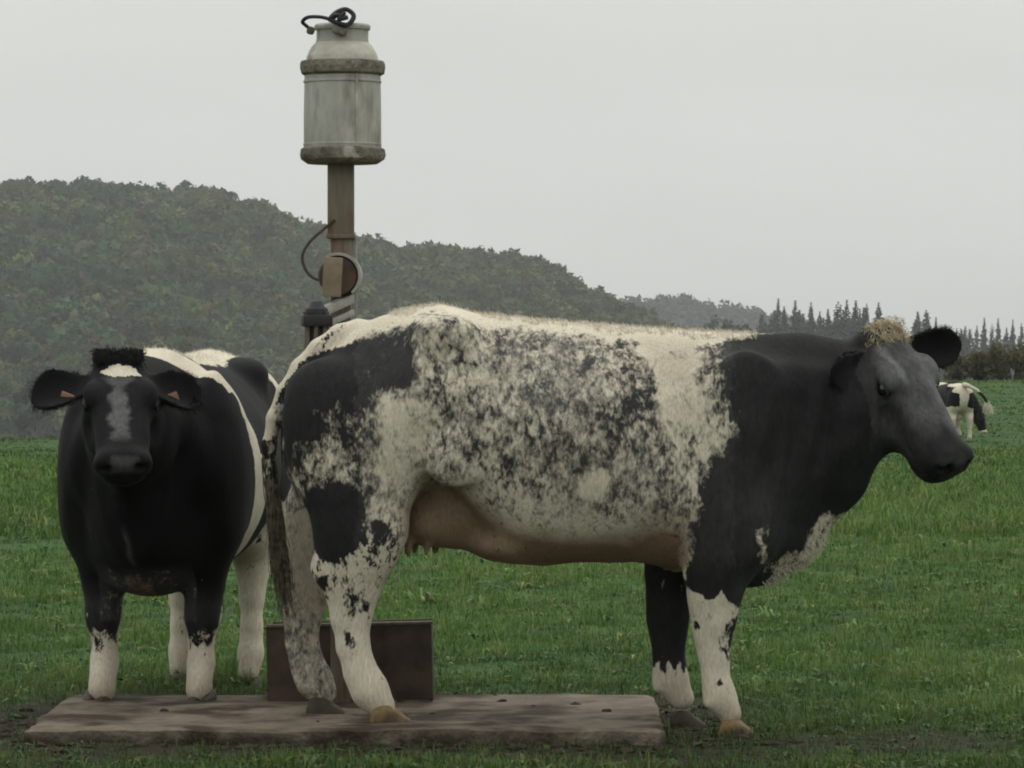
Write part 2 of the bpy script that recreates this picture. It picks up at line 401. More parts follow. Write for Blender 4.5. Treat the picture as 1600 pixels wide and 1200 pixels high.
# spruces: a thin row on the skyline to the right
def spruce_meshes(seed):
    r = np.random.default_rng(seed); V = []; C = []
    layers = int(r.integers(24, 34)); pw_ = r.uniform(.6, 1.1)
    for L in range(layers):
        t = L / (layers - 1); z = .12 + .88 * t; R = (1 - t) ** pw_ * .30 * r.uniform(.45, 1.25) + .006
        m = int(7 + 12 * (1 - t))
        for k in range(m):
            if r.random() < .2: continue
            a = r.uniform(0, 6.28); rr = R * r.uniform(.6, 1.15); w = .026 + .026 * (1 - t)
            d = np.array([math.cos(a), math.sin(a), 0]); s = np.array([-d[1], d[0], 0])
            p0 = np.array([0, 0, z + .012]); tip = d * rr + np.array([0, 0, z - rr * r.uniform(.15, .55)])
            mid = (p0 + tip) / 2 + np.array([0, 0, .008])
            V += [p0, mid + s * w, tip]; V += [p0, tip, mid - s * w]
            V += [mid + s * w * .6, mid - s * w * .5, (mid + tip) / 2 - np.array([0, 0, .035])]
            C += [r.uniform(.7, 1.3)] * 9
    V = np.array(V); C = np.array(C)[:, None] * np.array([[.022, .032, .024]])
    return V, C
sp = []
for s in range(7):
    V, C = spruce_meshes(60 + s)
    o = mesh_obj('crown', V, np.arange(len(V)).reshape(-1, 3), M_leaf, col=C)
    mb = MB(); mb.tube([(0, 0, -.15), (0, 0, .4), (0, 0, .97)], [.017, .012, .002], 7); tr = mb.build('trunk', M_bark)
    sp.append((o.data, tr.data)); bpy.data.objects.remove(o); bpy.data.objects.remove(tr)
spr = [(1188, 486, 1180), (1213, 468, 1150), (1224, 480, 1190), (1241, 471, 1160), (1266, 474, 1150), (1280, 488, 1200), (1296, 484, 1170), (1308, 473, 1150),
       (1321, 470, 1160), (1335, 471, 1150), (1343, 484, 1190), (1356, 476, 1150), (1374, 474, 1150), (1436, 488, 1150), (1447, 486, 1150),
       (1459, 497, 1170), (1478, 508, 1160), (1492, 514, 1180), (1507, 511, 1160), (1523, 510, 1170), (1537, 498, 1150), (1549, 508, 1180), (1560, 499, 1150), (1574, 513, 1190), (1583, 501, 1150), (1598, 506, 1160)]
for i, (px, top, d) in enumerate(spr):
    base = 575 if px < 1450 else 596
    X = (px - 800) * d / F_PX; zb = CAM_Z + (540 - base) * d / F_PX; H = (base - top) * d / F_PX
    od = ['first', 'second', 'third', 'fourth', 'fifth', 'sixth', 'seventh', 'eighth', 'ninth', 'tenth', 'eleventh', 'twelfth', 'thirteenth', 'fourteenth', 'fifteenth', 'sixteenth', 'seventeenth', 'eighteenth']
    lab = (f'misty dark spruce, {od[i]} from the left in the skyline row above the roan cow\'s neck' if px < 1400 else f'misty grey spruce, {od[i - 13]} from the left in the skyline row right of the poll tuft')
    root = empty('spruce_tree', (X, d, zb), random.uniform(0, 6.28)); wd = random.uniform(.8, 1.15) if px < 1450 else random.uniform(.62, .85); root.scale = (H * wd * 1.25, H * wd * 1.25, H); root.rotation_euler = (random.uniform(-.035, .035), random.uniform(-.035, .035), random.uniform(0, 6))
    tag(root, lab, 'spruce', 'row of spruces on the skyline')
    for nm, me in zip(('crown', 'trunk'), sp[i % 7]):
        c = bpy.data.objects.new(nm, me); COL.objects.link(c); c.parent = root
r = np.random.default_rng(77)
pxs = np.concatenate([np.sort(r.uniform(1178, 1375, 18)), np.sort(r.uniform(1430, 1615, 15))])
for i, px in enumerate(pxs):
    d = r.uniform(1185, 1225)
    top = np.interp(px, [1180, 1290, 1380, 1430, 1500, 1610], [492, 486, 486, 498, 520, 512]) + r.uniform(-6, 16); base = 575 if px < 1450 else 597
    X = (px - 800) * d / F_PX; zb = CAM_Z + (540 - base) * d / F_PX; H = (base - top) * d / F_PX; wd = r.uniform(1.2, 2.0)
    root = empty('young_spruce', (X, d, zb), r.uniform(0, 6.28)); root.scale = (H * wd, H * wd, H)
    tag(root, f'{od[i] if i < 18 else od[i - 18]} from the left of the shorter spruces behind the ' + ('row above the neck' if i < 18 else 'row past the poll tuft'), 'spruce', 'shorter spruces behind the skyline row')
    for nm, me in zip(('crown', 'trunk'), sp[i % 7]):
        c = bpy.data.objects.new(nm, me); COL.objects.link(c); c.parent = root
# the low ground and undergrowth that carries the spruces
def zknoll(X, Y):
    px = X / Y * F_PX + 800
    row = np.interp(px, [1050, 1150, 1250, 1450, 1700], [545, 535, 558, 592, 606])
    t = sstep(1000, 1130, Y)
    return -34 + (CAM_Z + (540 - row) * 1150 / F_PX - 2.5 + 34) * t - 30 * sstep(1220, 1500, Y)
grid_mesh('knoll', lambda d: np.linspace(40, 330, 60), np.linspace(960, 1500, 28), zknoll, M_hill)
n = 620
Xf = rng.uniform(58, 190, n); Yf = rng.uniform(1060, 1200, n); rad = rng.uniform(1.6, 4.2, n); Zf = zknoll(Xf, Yf) + rad * rng.uniform(.7, 1.7, n)
rightf = sstep(1440, 1500, Xf / Yf * F_PX + 800); keep = rng.random(n) > rightf * .55
cols = np.array([(.026, .034, .026)]) * rng.uniform(.7, 1.3, (n, 1))
tag(crowns('undergrowth', np.stack([Xf, Yf, Zf], 1)[keep], rad[keep], cols[keep], 60, 1.2, seed=8), 'dim undergrowth and young trees filling in below the skyline spruces', 'undergrowth', kind='stuff')
# hedge bushes at the top edge of the pasture
for i, (px, d, r0, h, base) in enumerate([(1500, 184, 1.0, 1.4, (.06, .056, .03)), (1536, 185, .9, 1.1, (.06, .062, .028)), (1562, 184, 1.0, 1.55, (.066, .06, .03)), (1590, 186, 1.0, 1.6, (.05, .058, .026)), (1622, 184, 1.1, 1.8, (.062, .058, .03))]):
    X = (px - 800) * d / F_PX; z = float(zg(X, d)); r = np.random.default_rng(80 + i)
    root = empty('hedge_bush', (X, d, z))
    labs = ['brownish hedge bush at the pasture edge behind the spread ear', 'low brownish hedge bush just right of the spread ear tip', 'brown hedge bush below the gap between skyline spruces', 'greener hedge bush at the pasture\'s right edge', 'brownish hedge bush cut by the frame at the pasture\'s right edge']
    tag(root, labs[i], 'bush', 'hedge bushes at the edge of the pasture')
    nn = 26; c = r.normal(size=(nn, 3)) * np.array([r0 * .5, r0 * .4, h * .24]) + np.array([0, 0, h * .45]); c[:, 2] = np.clip(c[:, 2], .1, h)
    o = crowns('foliage', c, np.full(nn, .38), np.array([base]) * r.uniform(.9, 1.8, (nn, 1)), 40, seed=90 + i); o.parent = root
    mb = MB()
    for k in range(5): mb.tube([(r.uniform(-.2, .2), r.uniform(-.2, .2), -.1), (r.uniform(-r0, r0) * .6, r.uniform(-.3, .3), h * .9)], [.03, .01], 5)
    mb.build('stem', M_bark, root)

# ------------------------------------------------------------------ concrete slab
def slab():
    x0, x1, y0, y1, top = SLAB['x0'], SLAB['x1'], SLAB['y0'], SLAB['y1'], SLAB['top']
    nx, ny = 120, 70
    xs = np.linspace(x0, x1, nx); ys = np.linspace(y0, y1, ny); X, Y = np.meshgrid(xs, ys)
    # chipped, slightly wavy rim
    edge = np.minimum(np.minimum(X - x0, x1 - X), np.minimum(Y - y0, y1 - Y))
    Z = top + .004 * fbm(X, Y, 41, 4, 6) - .010 * sstep(.025, 0, edge) * (0.4 + .6 * fbm(X, Y, 42, 3, 14)) - .003 * sstep(.012, 0, edge)
    Xj = X + .012 * fbm(X, Y, 43, 3, 8) * (edge < .02); Yj = Y + .007 * fbm(X, Y, 44, 3, 9) * (edge < .03)
    V = np.stack([Xj, Yj, Z], -1).reshape(-1, 3)
    i = np.arange(ny - 1)[:, None] * nx + np.arange(nx - 1)[None, :]
    F = [np.stack([i, i + 1, i + nx + 1, i + nx], -1).reshape(-1, 4)]
    ring = [k for k in range(nx)] + [r * nx + nx - 1 for r in range(1, ny)] + [(ny - 1) * nx + k for k in range(nx - 2, -1, -1)] + [r * nx for r in range(ny - 2, 0, -1)]
    b0 = len(V); low = []
    for lev in range(1, 5):
        q = V[ring].copy(); q[:, 2] = top - lev * .045 + .004 * fbm(q[:, 0], q[:, 1], 50 + lev, 3, 9)
        q[:, 1] += .007 * fbm(q[:, 0] * 2, q[:, 2] * 20 + lev, 46, 3, 5); low.append(q)
    V = np.concatenate([V] + low); m = len(ring); prev = np.array(ring)
    for lev in range(4):
        cur = b0 + lev * m + np.arange(m)
        F.append(np.stack([prev, cur, np.roll(cur, -1), np.roll(prev, -1)], 1)); prev = cur
    o = mesh_obj('concrete_slab', V - np.array([(x0 + x1) / 2, 14.7, 0]), F, M_slab, smooth=True)
    nv = len(o.data.vertices); mu_ = np.zeros(nv, np.float32); mu_[b0:] = 1.0; mu_[b0:b0 + m] = .85
    a = o.data.attributes.new('mud', 'FLOAT', 'POINT'); a.data.foreach_set('value', mu_)
    o.location = ((x0 + x1) / 2, 14.7, 0); o.data.set_sharp_from_angle(angle=math.radians(50))
    tag(o, 'muddy grey concrete slab in the grass under both big cows', 'slab')
slab()

# ------------------------------------------------------------------ brush post, milk can
PX, PD = -0.655, 15.05
def Q(px, py, d=PD): return P(px, py, d)
post = empty('cow_brush', (PX, PD, SLAB['top']))
tag(post, 'rusty steel post carrying an electric cow brush and motor, behind the roan cow\'s rump', 'cow brush')
def loc(v): return Vector(v) - Vector((PX, PD, SLAB['top']))
S = PD / F_PX
def pbox(name, x0, x1, y0, y1, dy, dep, mat, bev=.006, rot=None):
    c = loc(P((x0 + x1) / 2, (y0 + y1) / 2, PD)); c.y = dy
    return MB().box(c, ((x1 - x0) * S, dep, (y1 - y0) * S), rot, bev).build(name, mat, post)
pbox('upper_tube', 512.5, 553, 254, 371, 0, .100, M_post)
pbox('lower_tube', 517, 549, 365, 1098, .0, .078, M_post)
pbox('collar', 511, 555, 366, 373, 0, .112, M_post, .003)
pbox('side_bracket', 541, 557, 371, 492, .055, .022, M_grey, .003)
# motor: a drum on the post with a grey cover ring and a tan plate in front
cm_ = loc(Q(531, 432))
mb = MB(); mb.lathe([(.03, -.15), (.070, -.15), (.076, -.14), (.076, .0), (.07, .01), (.02, .01)], (cm_.x, cm_.y - .02, cm_.z), 28, 'y'); mb.build('motor', M_rust, post)
mb = MB()
for k in range(25):
    pass
ringp = []
for k in range(21):
    a = math.radians(122 - k * 8.6); ringp.append((cm_.x + .078 * math.cos(a), cm_.y - .10, cm_.z + .078 * math.sin(a)))
v = []; f = []
for i, p in enumerate(ringp):
    ux, uz = (p[0] - cm_.x) / .078, (p[2] - cm_.z) / .078
    for (dr, dy) in ((.0, -.075), (.011, -.075), (.011, .075), (.0, .075)): v.append((p[0] + ux * dr, p[1] + dy, p[2] + uz * dr))
for i in range(20):
    for k in range(4): f.append((i * 4 + k, i * 4 + (k + 1) % 4, i * 4 + 4 + (k + 1) % 4, i * 4 + 4 + k))
f += [(0, 1, 2, 3), (80, 83, 82, 81)]
mb.add(v, f); mb.build('motor_cover', M_grey, post)
pbox('motor_plate', 509, 538, 404, 465, -.215, .035, M_tan, .004, (0, math.radians(3), 0))
# cable loop
mb = MB(); mb.tube(spline([loc(Q(524, 344)) + Vector((0, -.055, 0)), loc(Q(508, 358)) + Vector((0, -.06, 0)), loc(Q(486, 378)) + Vector((0, -.07, 0)), loc(Q(474, 400)) + Vector((0, -.07, 0)), loc(Q(478, 420)) + Vector((0, -.07, 0)), loc(Q(490, 434)) + Vector((0, -.08, 0)), loc(Q(507, 440)) + Vector((0, -.10, 0))], 36), .0058, 8); mb.build('cable', M_rust, post)
# arm down to the brush
def bar(name, a, b, w, mat):
    a, b = loc(a), loc(b); d = b - a; q = d.to_track_quat('X', 'Z').to_euler()
    return MB().box((a + b) / 2, (d.length, w * .7, w), tuple(q), .005).build(name, mat, post)
bar('arm', P(550, 466, PD - .06), P(488, 494, PD - .36), .038, M_grey)
bar('arm', P(552, 488, PD - .04), P(500, 512, PD - .30), .024, M_grey)
BR = P(495, 500, PD - .36); bl = loc(BR)
mb = MB(); mb.lathe([(.012, .05), (.022, .045), (.03, .028), (.042, .02), (.046, .0), (.046, -.01), (.01, -.01)], (bl.x, bl.y, bl.z + .022), 20); mb.build('gear_cap', M_black, post)
mb = MB(); mb.box((bl.x, bl.y, bl.z - .003), (.112, .112, .044), (0, 0, .15), .007); mb.build('flange', M_black, post)
mb = MB()
mb.lathe([(.02, -.02), (.032, -.024), (.032, -.12), (.02, -.12)], (bl.x, bl.y, bl.z), 20)
mb.build('brush_hub', M_black, post); mb = MB()
for k in range(7):
    a = k * 2 * math.pi / 7 + .2; MB().tube([(bl.x + .040 * math.cos(a), bl.y + .040 * math.sin(a), bl.z - .024), (bl.x + .040 * math.cos(a), bl.y + .040 * math.sin(a), bl.z - .115)], .008, 8).build('hub_rod', M_post, post)
for bx in (-.04, .04): MB().lathe([(.009, .018), (.009, .030), (.004, .031)], (bl.x + bx, bl.y - .035, bl.z), 6).build('bolt', M_rust, post)
mb = MB(); r = np.random.default_rng(5); V = []; F = []
for k in range(1500):
    a = r.uniform(0, 6.28); z = bl.z - .085 - r.random() * .36; L = .10 * (1 + .3 * math.sin((z - bl.z) * 9)); w = .0022
    d = np.array([math.cos(a), math.sin(a), r.uniform(-.35, .1)]); s = np.array([-d[1], d[0], 0]) * w
    p = np.array([bl.x, bl.y, z]) + d * .035; q = p + d * L * r.uniform(.8, 1.05); n0 = len(V)
    V += [p - s, p + s, q + s, q - s]; F.append((n0, n0 + 1, n0 + 2, n0 + 3))
o = mesh_obj('brush_bristles', V, np.array(F), M_black, post); o['kind'] = 'stuff'
mb = MB(); mb.lathe([(.03, 0), (.04, -.01), (.04, -.42), (.02, -.43)], (bl.x, bl.y, bl.z - .11), 16); mb.build('brush_core', M_black, post)
# steel plinth at the foot of the post
pl = loc(P(546, 1085, PD)); zt = P(546, 976, PD + .1).z - SLAB['top']
xw = (675 - 415) * S / 2; xc = (545 - 800) * S - PX
for nm, c, dm, rz in (('front_plate', (xc, .07, zt / 2), (2 * xw, .012, zt), 0), ('back_plate', (xc, .33, zt / 2), (2 * xw, .012, zt), 0), ('side_plate', (xc - xw + .006, .20, zt / 2), (.012, .247, zt - .004), 0), ('side_plate', (xc + xw - .006, .20, zt / 2), (.012, .247, zt - .004), 0)):
    MB().box(c, dm, (0, math.radians(-1.2), 0), .003).build(nm, M_rust, post)
MB().box((xc, .07, zt + .004), (2 * xw + .004, .03, .012), (0, math.radians(-1.2), 0), .003).build('top_flange', M_post, post)

can = empty('milk_can', (PX, PD, P(0, 256, PD).z))
tag(can, 'old weathered pale milk can with rough bands mounted on top of the brush post', 'milk can')
cz = lambda py: (256 - py) * S
R = lambda wpx: wpx / 2 * S
def lathe_c(name, prof, mat, jit=.0): return MB().lathe([(R(w), cz(y)) for (w, y) in prof], (0, 0, 0), 56, jit=jit).build(name, mat, can)
lathe_c('body', [(20, 244), (118, 244), (121, 236), (121, 180), (119, 118), (118, 108), (20, 108)], M_can, .004)
for yy in (236, 226, 128): lathe_c('rib', [(119, yy + 2.2), (122.5, yy + 1.2), (122.5, yy - 1.2), (119, yy - 2.2)], M_can)
v0 = (121 / 2 * S)
for aa in (-1.15,): MB().box((v0 * math.cos(aa), v0 * math.sin(aa), (cz(118) + cz(231)) / 2), (.006, .012, cz(118) - cz(231)), (0, 0, aa), .002).build('seam', M_can, can)
lathe_c('base_band', [(30, 256), (110, 256), (131, 249), (134, 243), (132, 234), (124, 231), (110, 232), (30, 232)], M_canband, .010)
lathe_c('shoulder_band', [(30, 119), (118, 119), (130, 115), (133, 107), (133, 100), (129, 96), (112, 97), (30, 97)], M_canband, .011)
lathe_c('shoulder', [(30, 99), (113, 99), (112, 90), (106, 82), (97, 74), (88, 69), (84, 67), (30, 67)], M_canshoulder, .006)
lathe_c('neck', [(30, 70), (84, 69), (81, 62), (81, 48), (84, 44), (30, 44)], M_can, .004)
lathe_c('rim', [(20, 47), (86, 47), (88, 44), (88, 41), (84, 38.5), (70, 39), (68, 46), (20, 46)], M_can, .006)
def cloc(px, py, dy): return Vector(((px - 800) * S - PX, dy, cz(py)))
mb = MB(); mb.tube(spline([cloc(490, 50, -.05), cloc(479, 42, -.08), cloc(475, 37, -.10), cloc(484, 31, -.12), cloc(503, 31, -.13), cloc(520, 34, -.13), cloc(528, 28, -.12)], 36), .0075, 8); mb.build('bail_handle', M_black, can)
mb = MB(); mb.tube(spline([cloc(516, 37, -.13), cloc(526, 25, -.12), cloc(541, 18, -.10), cloc(553, 25, -.10), cloc(553, 34, -.11), cloc(544, 43, -.12), cloc(530, 40, -.13), cloc(520, 35, -.13), cloc(524, 29, -.13), cloc(535, 28, -.12), cloc(540, 24, -.12), cloc(532, 34, -.13), cloc(545, 31, -.12)], 80), .0095, 8); mb.build('hose_loop', M_black, can)
for c_, d_ in ((cloc(533, 52, -.115), (.055, .03, .03)), (cloc(487, 50, -.07), (.03, .03, .03))): MB().box(c_, d_, (0, .3, .2), .009).build('handle_lug', M_canband, can)

# ------------------------------------------------------------------ cows: bodies as blended volumes turned into one continuous mesh each
class Field:
    def __init__(s, lo, hi, h):
        s.lo = np.array(lo, np.float32); s.h = h
        s.n = np.ceil((np.array(hi) - s.lo) / h).astype(int) + 1
        s.a = np.full(s.n, 1.0, np.float32)
    def region(s, lo, hi, pad):
        i0 = np.maximum(np.floor((np.array(lo) - pad - s.lo) / s.h).astype(int), 0)
        i1 = np.minimum(np.ceil((np.array(hi) + pad - s.lo) / s.h).astype(int) + 1, s.n)
        if (i1 <= i0).any(): return None
        ax = [(s.lo[k] + s.h * np.arange(i0[k], i1[k])).astype(np.float32) for k in range(3)]
        return (slice(i0[0], i1[0]), slice(i0[1], i1[1]), slice(i0[2], i1[2])), ax[0][:, None, None], ax[1][None, :, None], ax[2][None, None, :]
    def put(s, fn, lo, hi, k=.02, sub=False):
        r = s.region(lo, hi, 3 * s.h + k)
        if r is None: return
        sl, x, y, z = r; d = fn(x, y, z); a = s.a[sl]
        if sub:
            d = -d; hh = np.clip(k - np.abs(a - d), 0, None) / k; s.a[sl] = np.maximum(a, d) + hh * hh * k * .25
        else:
            hh = np.clip(k - np.abs(a - d), 0, None) / k; s.a[sl] = np.minimum(a, d) - hh * hh * k * .25
    def cone(s, a, b, ra, rb, sy=1.0, k=.03):
        """tapered limb segment, flattened sideways by sy"""
        a = np.array(a, float); b = np.array(b, float); rm = max(ra, rb)
        ay, by = a[1], b[1]
        A = a * np.array([1, 1 / sy, 1]); B = b * np.array([1, 1 / sy, 1]); ba = B - A; L = float(ba @ ba) + 1e-9
        def fn(x, y, z):
            px, py, pz = x - A[0], y / sy - A[1], z - A[2]
            t = np.clip((px * ba[0] + py * ba[1] + pz * ba[2]) / L, 0, 1)
            return (np.sqrt((px - t * ba[0]) ** 2 + (py - t * ba[1]) ** 2 + (pz - t * ba[2]) ** 2) - (ra + (rb - ra) * t)) * min(1, sy)
        s.put(fn, np.minimum(a, b) - rm, np.maximum(a, b) + rm, k)
    def chain(s, pts, sy=1.0, k=.03):
        for p, q in zip(pts[:-1], pts[1:]): s.cone(p[:3], q[:3], p[3], q[3], sy, k)
    def ell(s, c, r, R=None, k=.05, sub=False):
        c = np.array(c, float); r = np.array(r, float); R = np.eye(3) if R is None else np.array(R)
        ext = np.sqrt(((R * r[None, :]) ** 2).sum(1))
        def fn(x, y, z):
            p = (x - c[0], y - c[1], z - c[2])
            q = [R[0, i] * p[0] + R[1, i] * p[1] + R[2, i] * p[2] for i in range(3)]
            k0 = np.sqrt(sum((q[i] / r[i]) ** 2 for i in range(3))); k1 = np.sqrt(sum((q[i] / r[i] ** 2) ** 2 for i in range(3))) + 1e-6
            return k0 * (k0 - 1) / k1
        s.put(fn, c - ext, c + ext, k, sub)
    def loft(s, st, O=None, R=None, k=.04, e=2.3, lo=None, hi=None, narrow=.0):
        """st rows: along, top, bottom, halfwidth, sideways centre (local frame: axes R columns = along, side, up)"""
        st = np.array(st, float); O = np.zeros(3) if O is None else np.array(O); R = np.eye(3) if R is None else np.array(R)
        cr = []
        for row in st:
            for u in (row[1], row[2]):
                for l in (row[4] - row[3], row[4] + row[3]): cr.append(O + R @ np.array([row[0], l, u]))
        cr = np.array(cr)
        def fn(x, y, z):
            p = (x - O[0], y - O[1], z - O[2])
            if O is not None and np.allclose(R, np.eye(3)): q = p
            else: q = [R[0, i] * p[0] + R[1, i] * p[1] + R[2, i] * p[2] for i in range(3)]
            X = q[0]; g = lambda j: np.interp(X, st[:, 0], st[:, j]).astype(np.float32)
            top, bot, w, cy = g(1), g(2), g(3), g(4)
            zc = .5 * (top + bot); hh = .5 * (top - bot)
            zn = (q[2] - zc) / hh
            ww = w * (1 - narrow * np.clip(zn, 0, 1) ** 1.5)
            F = (np.abs((q[1] - cy) / ww) ** e + np.abs(zn) ** e) ** (1 / e)
            d = (F - 1) * np.minimum(w, hh)
            return np.maximum(d, np.maximum(st[0, 0] - X, X - st[-1, 0]))
        s.put(fn, cr.min(0), cr.max(0), k)
    def ear(s, base, d, nrm, L, Wd, th=.012, k=.02):
        d = np.array(d, float); d /= np.linalg.norm(d); nrm = np.array(nrm, float); nrm -= d * (nrm @ d); nrm /= np.linalg.norm(nrm)
        b = np.cross(nrm, d); base = np.array(base, float)
        def fn(x, y, z):
            p = (x - base[0], y - base[1], z - base[2])
            A = p[0] * d[0] + p[1] * d[1] + p[2] * d[2]; B = p[0] * b[0] + p[1] * b[1] + p[2] * b[2]; C = p[0] * nrm[0] + p[1] * nrm[1] + p[2] * nrm[2]
            t = np.clip(A / L, 0, 1)
            w = Wd * (.38 + 1.5 * t * (1 - t) ** .55 * 1.05) * np.sqrt(np.clip(1.02 - t ** 6, 0, 1))
            dc = np.abs(C - (B * B) * 5.0 + .02 * t) - th * (1.25 - .6 * t)
            return np.maximum(np.maximum(np.abs(B) - w, dc), np.maximum(-A, A - L)) * .8
        tip = base + d * L; lo = np.minimum(base, tip) - Wd; hi = np.maximum(base, tip) + Wd
        s.put(fn, lo, hi, k); return fn
    def wrinkle(s, amp, seed=2):
        r = np.random.default_rng(seed); x, y, z = [(s.lo[k] + s.h * np.arange(s.n[k])).astype(np.float32) for k in range(3)]
        x = x[:, None, None]; y = y[None, :, None]; z = z[None, None, :]; t = 0
        for k in range(7):
            w = r.normal(size=3) * (9 + 5 * k); t = t + np.sin(w[0] * x + w[2] * z * .6 + w[1] * y + r.uniform(0, 6) + 1.5 * np.sin(w[2] * x * .4 - w[0] * z * .3)) / (1 + .35 * k)
        s.a += (amp * .45) * t
    def mesh(s):
        a = s.a; h = s.h
        neg = a < 0
        c = np.zeros(np.array(a.shape) - 1, np.uint8)
        for i in (0, 1):
            for j in (0, 1):
                for k in (0, 1):
                    c += neg[i:a.shape[0] - 1 + i, j:a.shape[1] - 1 + j, k:a.shape[2] - 1 + k]
        act = np.argwhere((c > 0) & (c < 8)); idx = -np.ones(c.shape, np.int32); idx[tuple(act.T)] = np.arange(len(act))
        acc = np.zeros((len(act), 3)); cnt = np.zeros(len(act))
        off = [(i, j, k) for i in (0, 1) for j in (0, 1) for k in (0, 1)]
        val = {o: a[act[:, 0] + o[0], act[:, 1] + o[1], act[:, 2] + o[2]] for o in off}
        for o in off:
            for ax in range(3):
                if o[ax]: continue
                o2 = list(o); o2[ax] = 1; o2 = tuple(o2)
                v0, v1 = val[o], val[o2]; m = (v0 < 0) != (v1 < 0)
                t = np.where(m, v0 / np.where(m, v0 - v1, 1), 0)
                p = np.tile(np.array(o, float), (len(act), 1)); p[:, ax] += t
                acc[m] += p[m]; cnt[m] += 1
        V = (act + acc / cnt[:, None]) * h + s.lo
        F = []
        for ax in range(3):
            n = list(a.shape); sl0 = [slice(None)] * 3; sl1 = [slice(None)] * 3
            sl0[ax] = slice(0, n[ax] - 1); sl1[ax] = slice(1, n[ax])
            m = neg[tuple(sl0)] != neg[tuple(sl1)]; e = np.argwhere(m); first = neg[tuple(sl0)][m]
            b1, b2 = [(1, 2), (2, 0), (0, 1)][ax]
            ok = (e[:, b1] > 0) & (e[:, b2] > 0) & (e[:, b1] < n[b1] - 1) & (e[:, b2] < n[b2] - 1); e = e[ok]; first = first[ok]
            def id_(d1, d2):
                q = e.copy(); q[:, b1] -= d1; q[:, b2] -= d2; return idx[tuple(q.T)]
            q = np.stack([id_(1, 1), id_(0, 1), id_(0, 0), id_(1, 0)], 1)
            q[~first] = q[~first][:, ::-1]
            F.append(q)
        F = np.concatenate(F); F = F[(F >= 0).all(1)]
        # keep the largest connected surface and relax it a little
        lab = np.arange(len(V))
        E = np.concatenate([F[:, [0, 1]], F[:, [1, 2]], F[:, [2, 3]], F[:, [3, 0]]])
        for it in range(200):
            m = np.minimum(lab[E[:, 0]], lab[E[:, 1]]); l2 = lab.copy(); np.minimum.at(l2, E[:, 0], m); np.minimum.at(l2, E[:, 1], m); l2 = l2[l2]
            if (l2 == lab).all(): break
            lab = l2
        u, ct = np.unique(lab, return_counts=True); big = lab == u[ct.argmax()]
        re = -np.ones(len(V), int); re[big] = np.arange(big.sum()); V = V[big]; F = re[F]; F = F[(F >= 0).all(1)]
        E = np.concatenate([F[:, [0, 1]], F[:, [1, 2]], F[:, [2, 3]], F[:, [3, 0]]])
        deg = np.bincount(E.ravel(), minlength=len(V))[:, None]
        for it in range(2):
            sm = np.stack([np.bincount(E[:, 0], V[E[:, 1], k], len(V)) + np.bincount(E[:, 1], V[E[:, 0], k], len(V)) for k in range(3)], 1) / deg
            V = V + .5 * (sm - V)
        return V, F

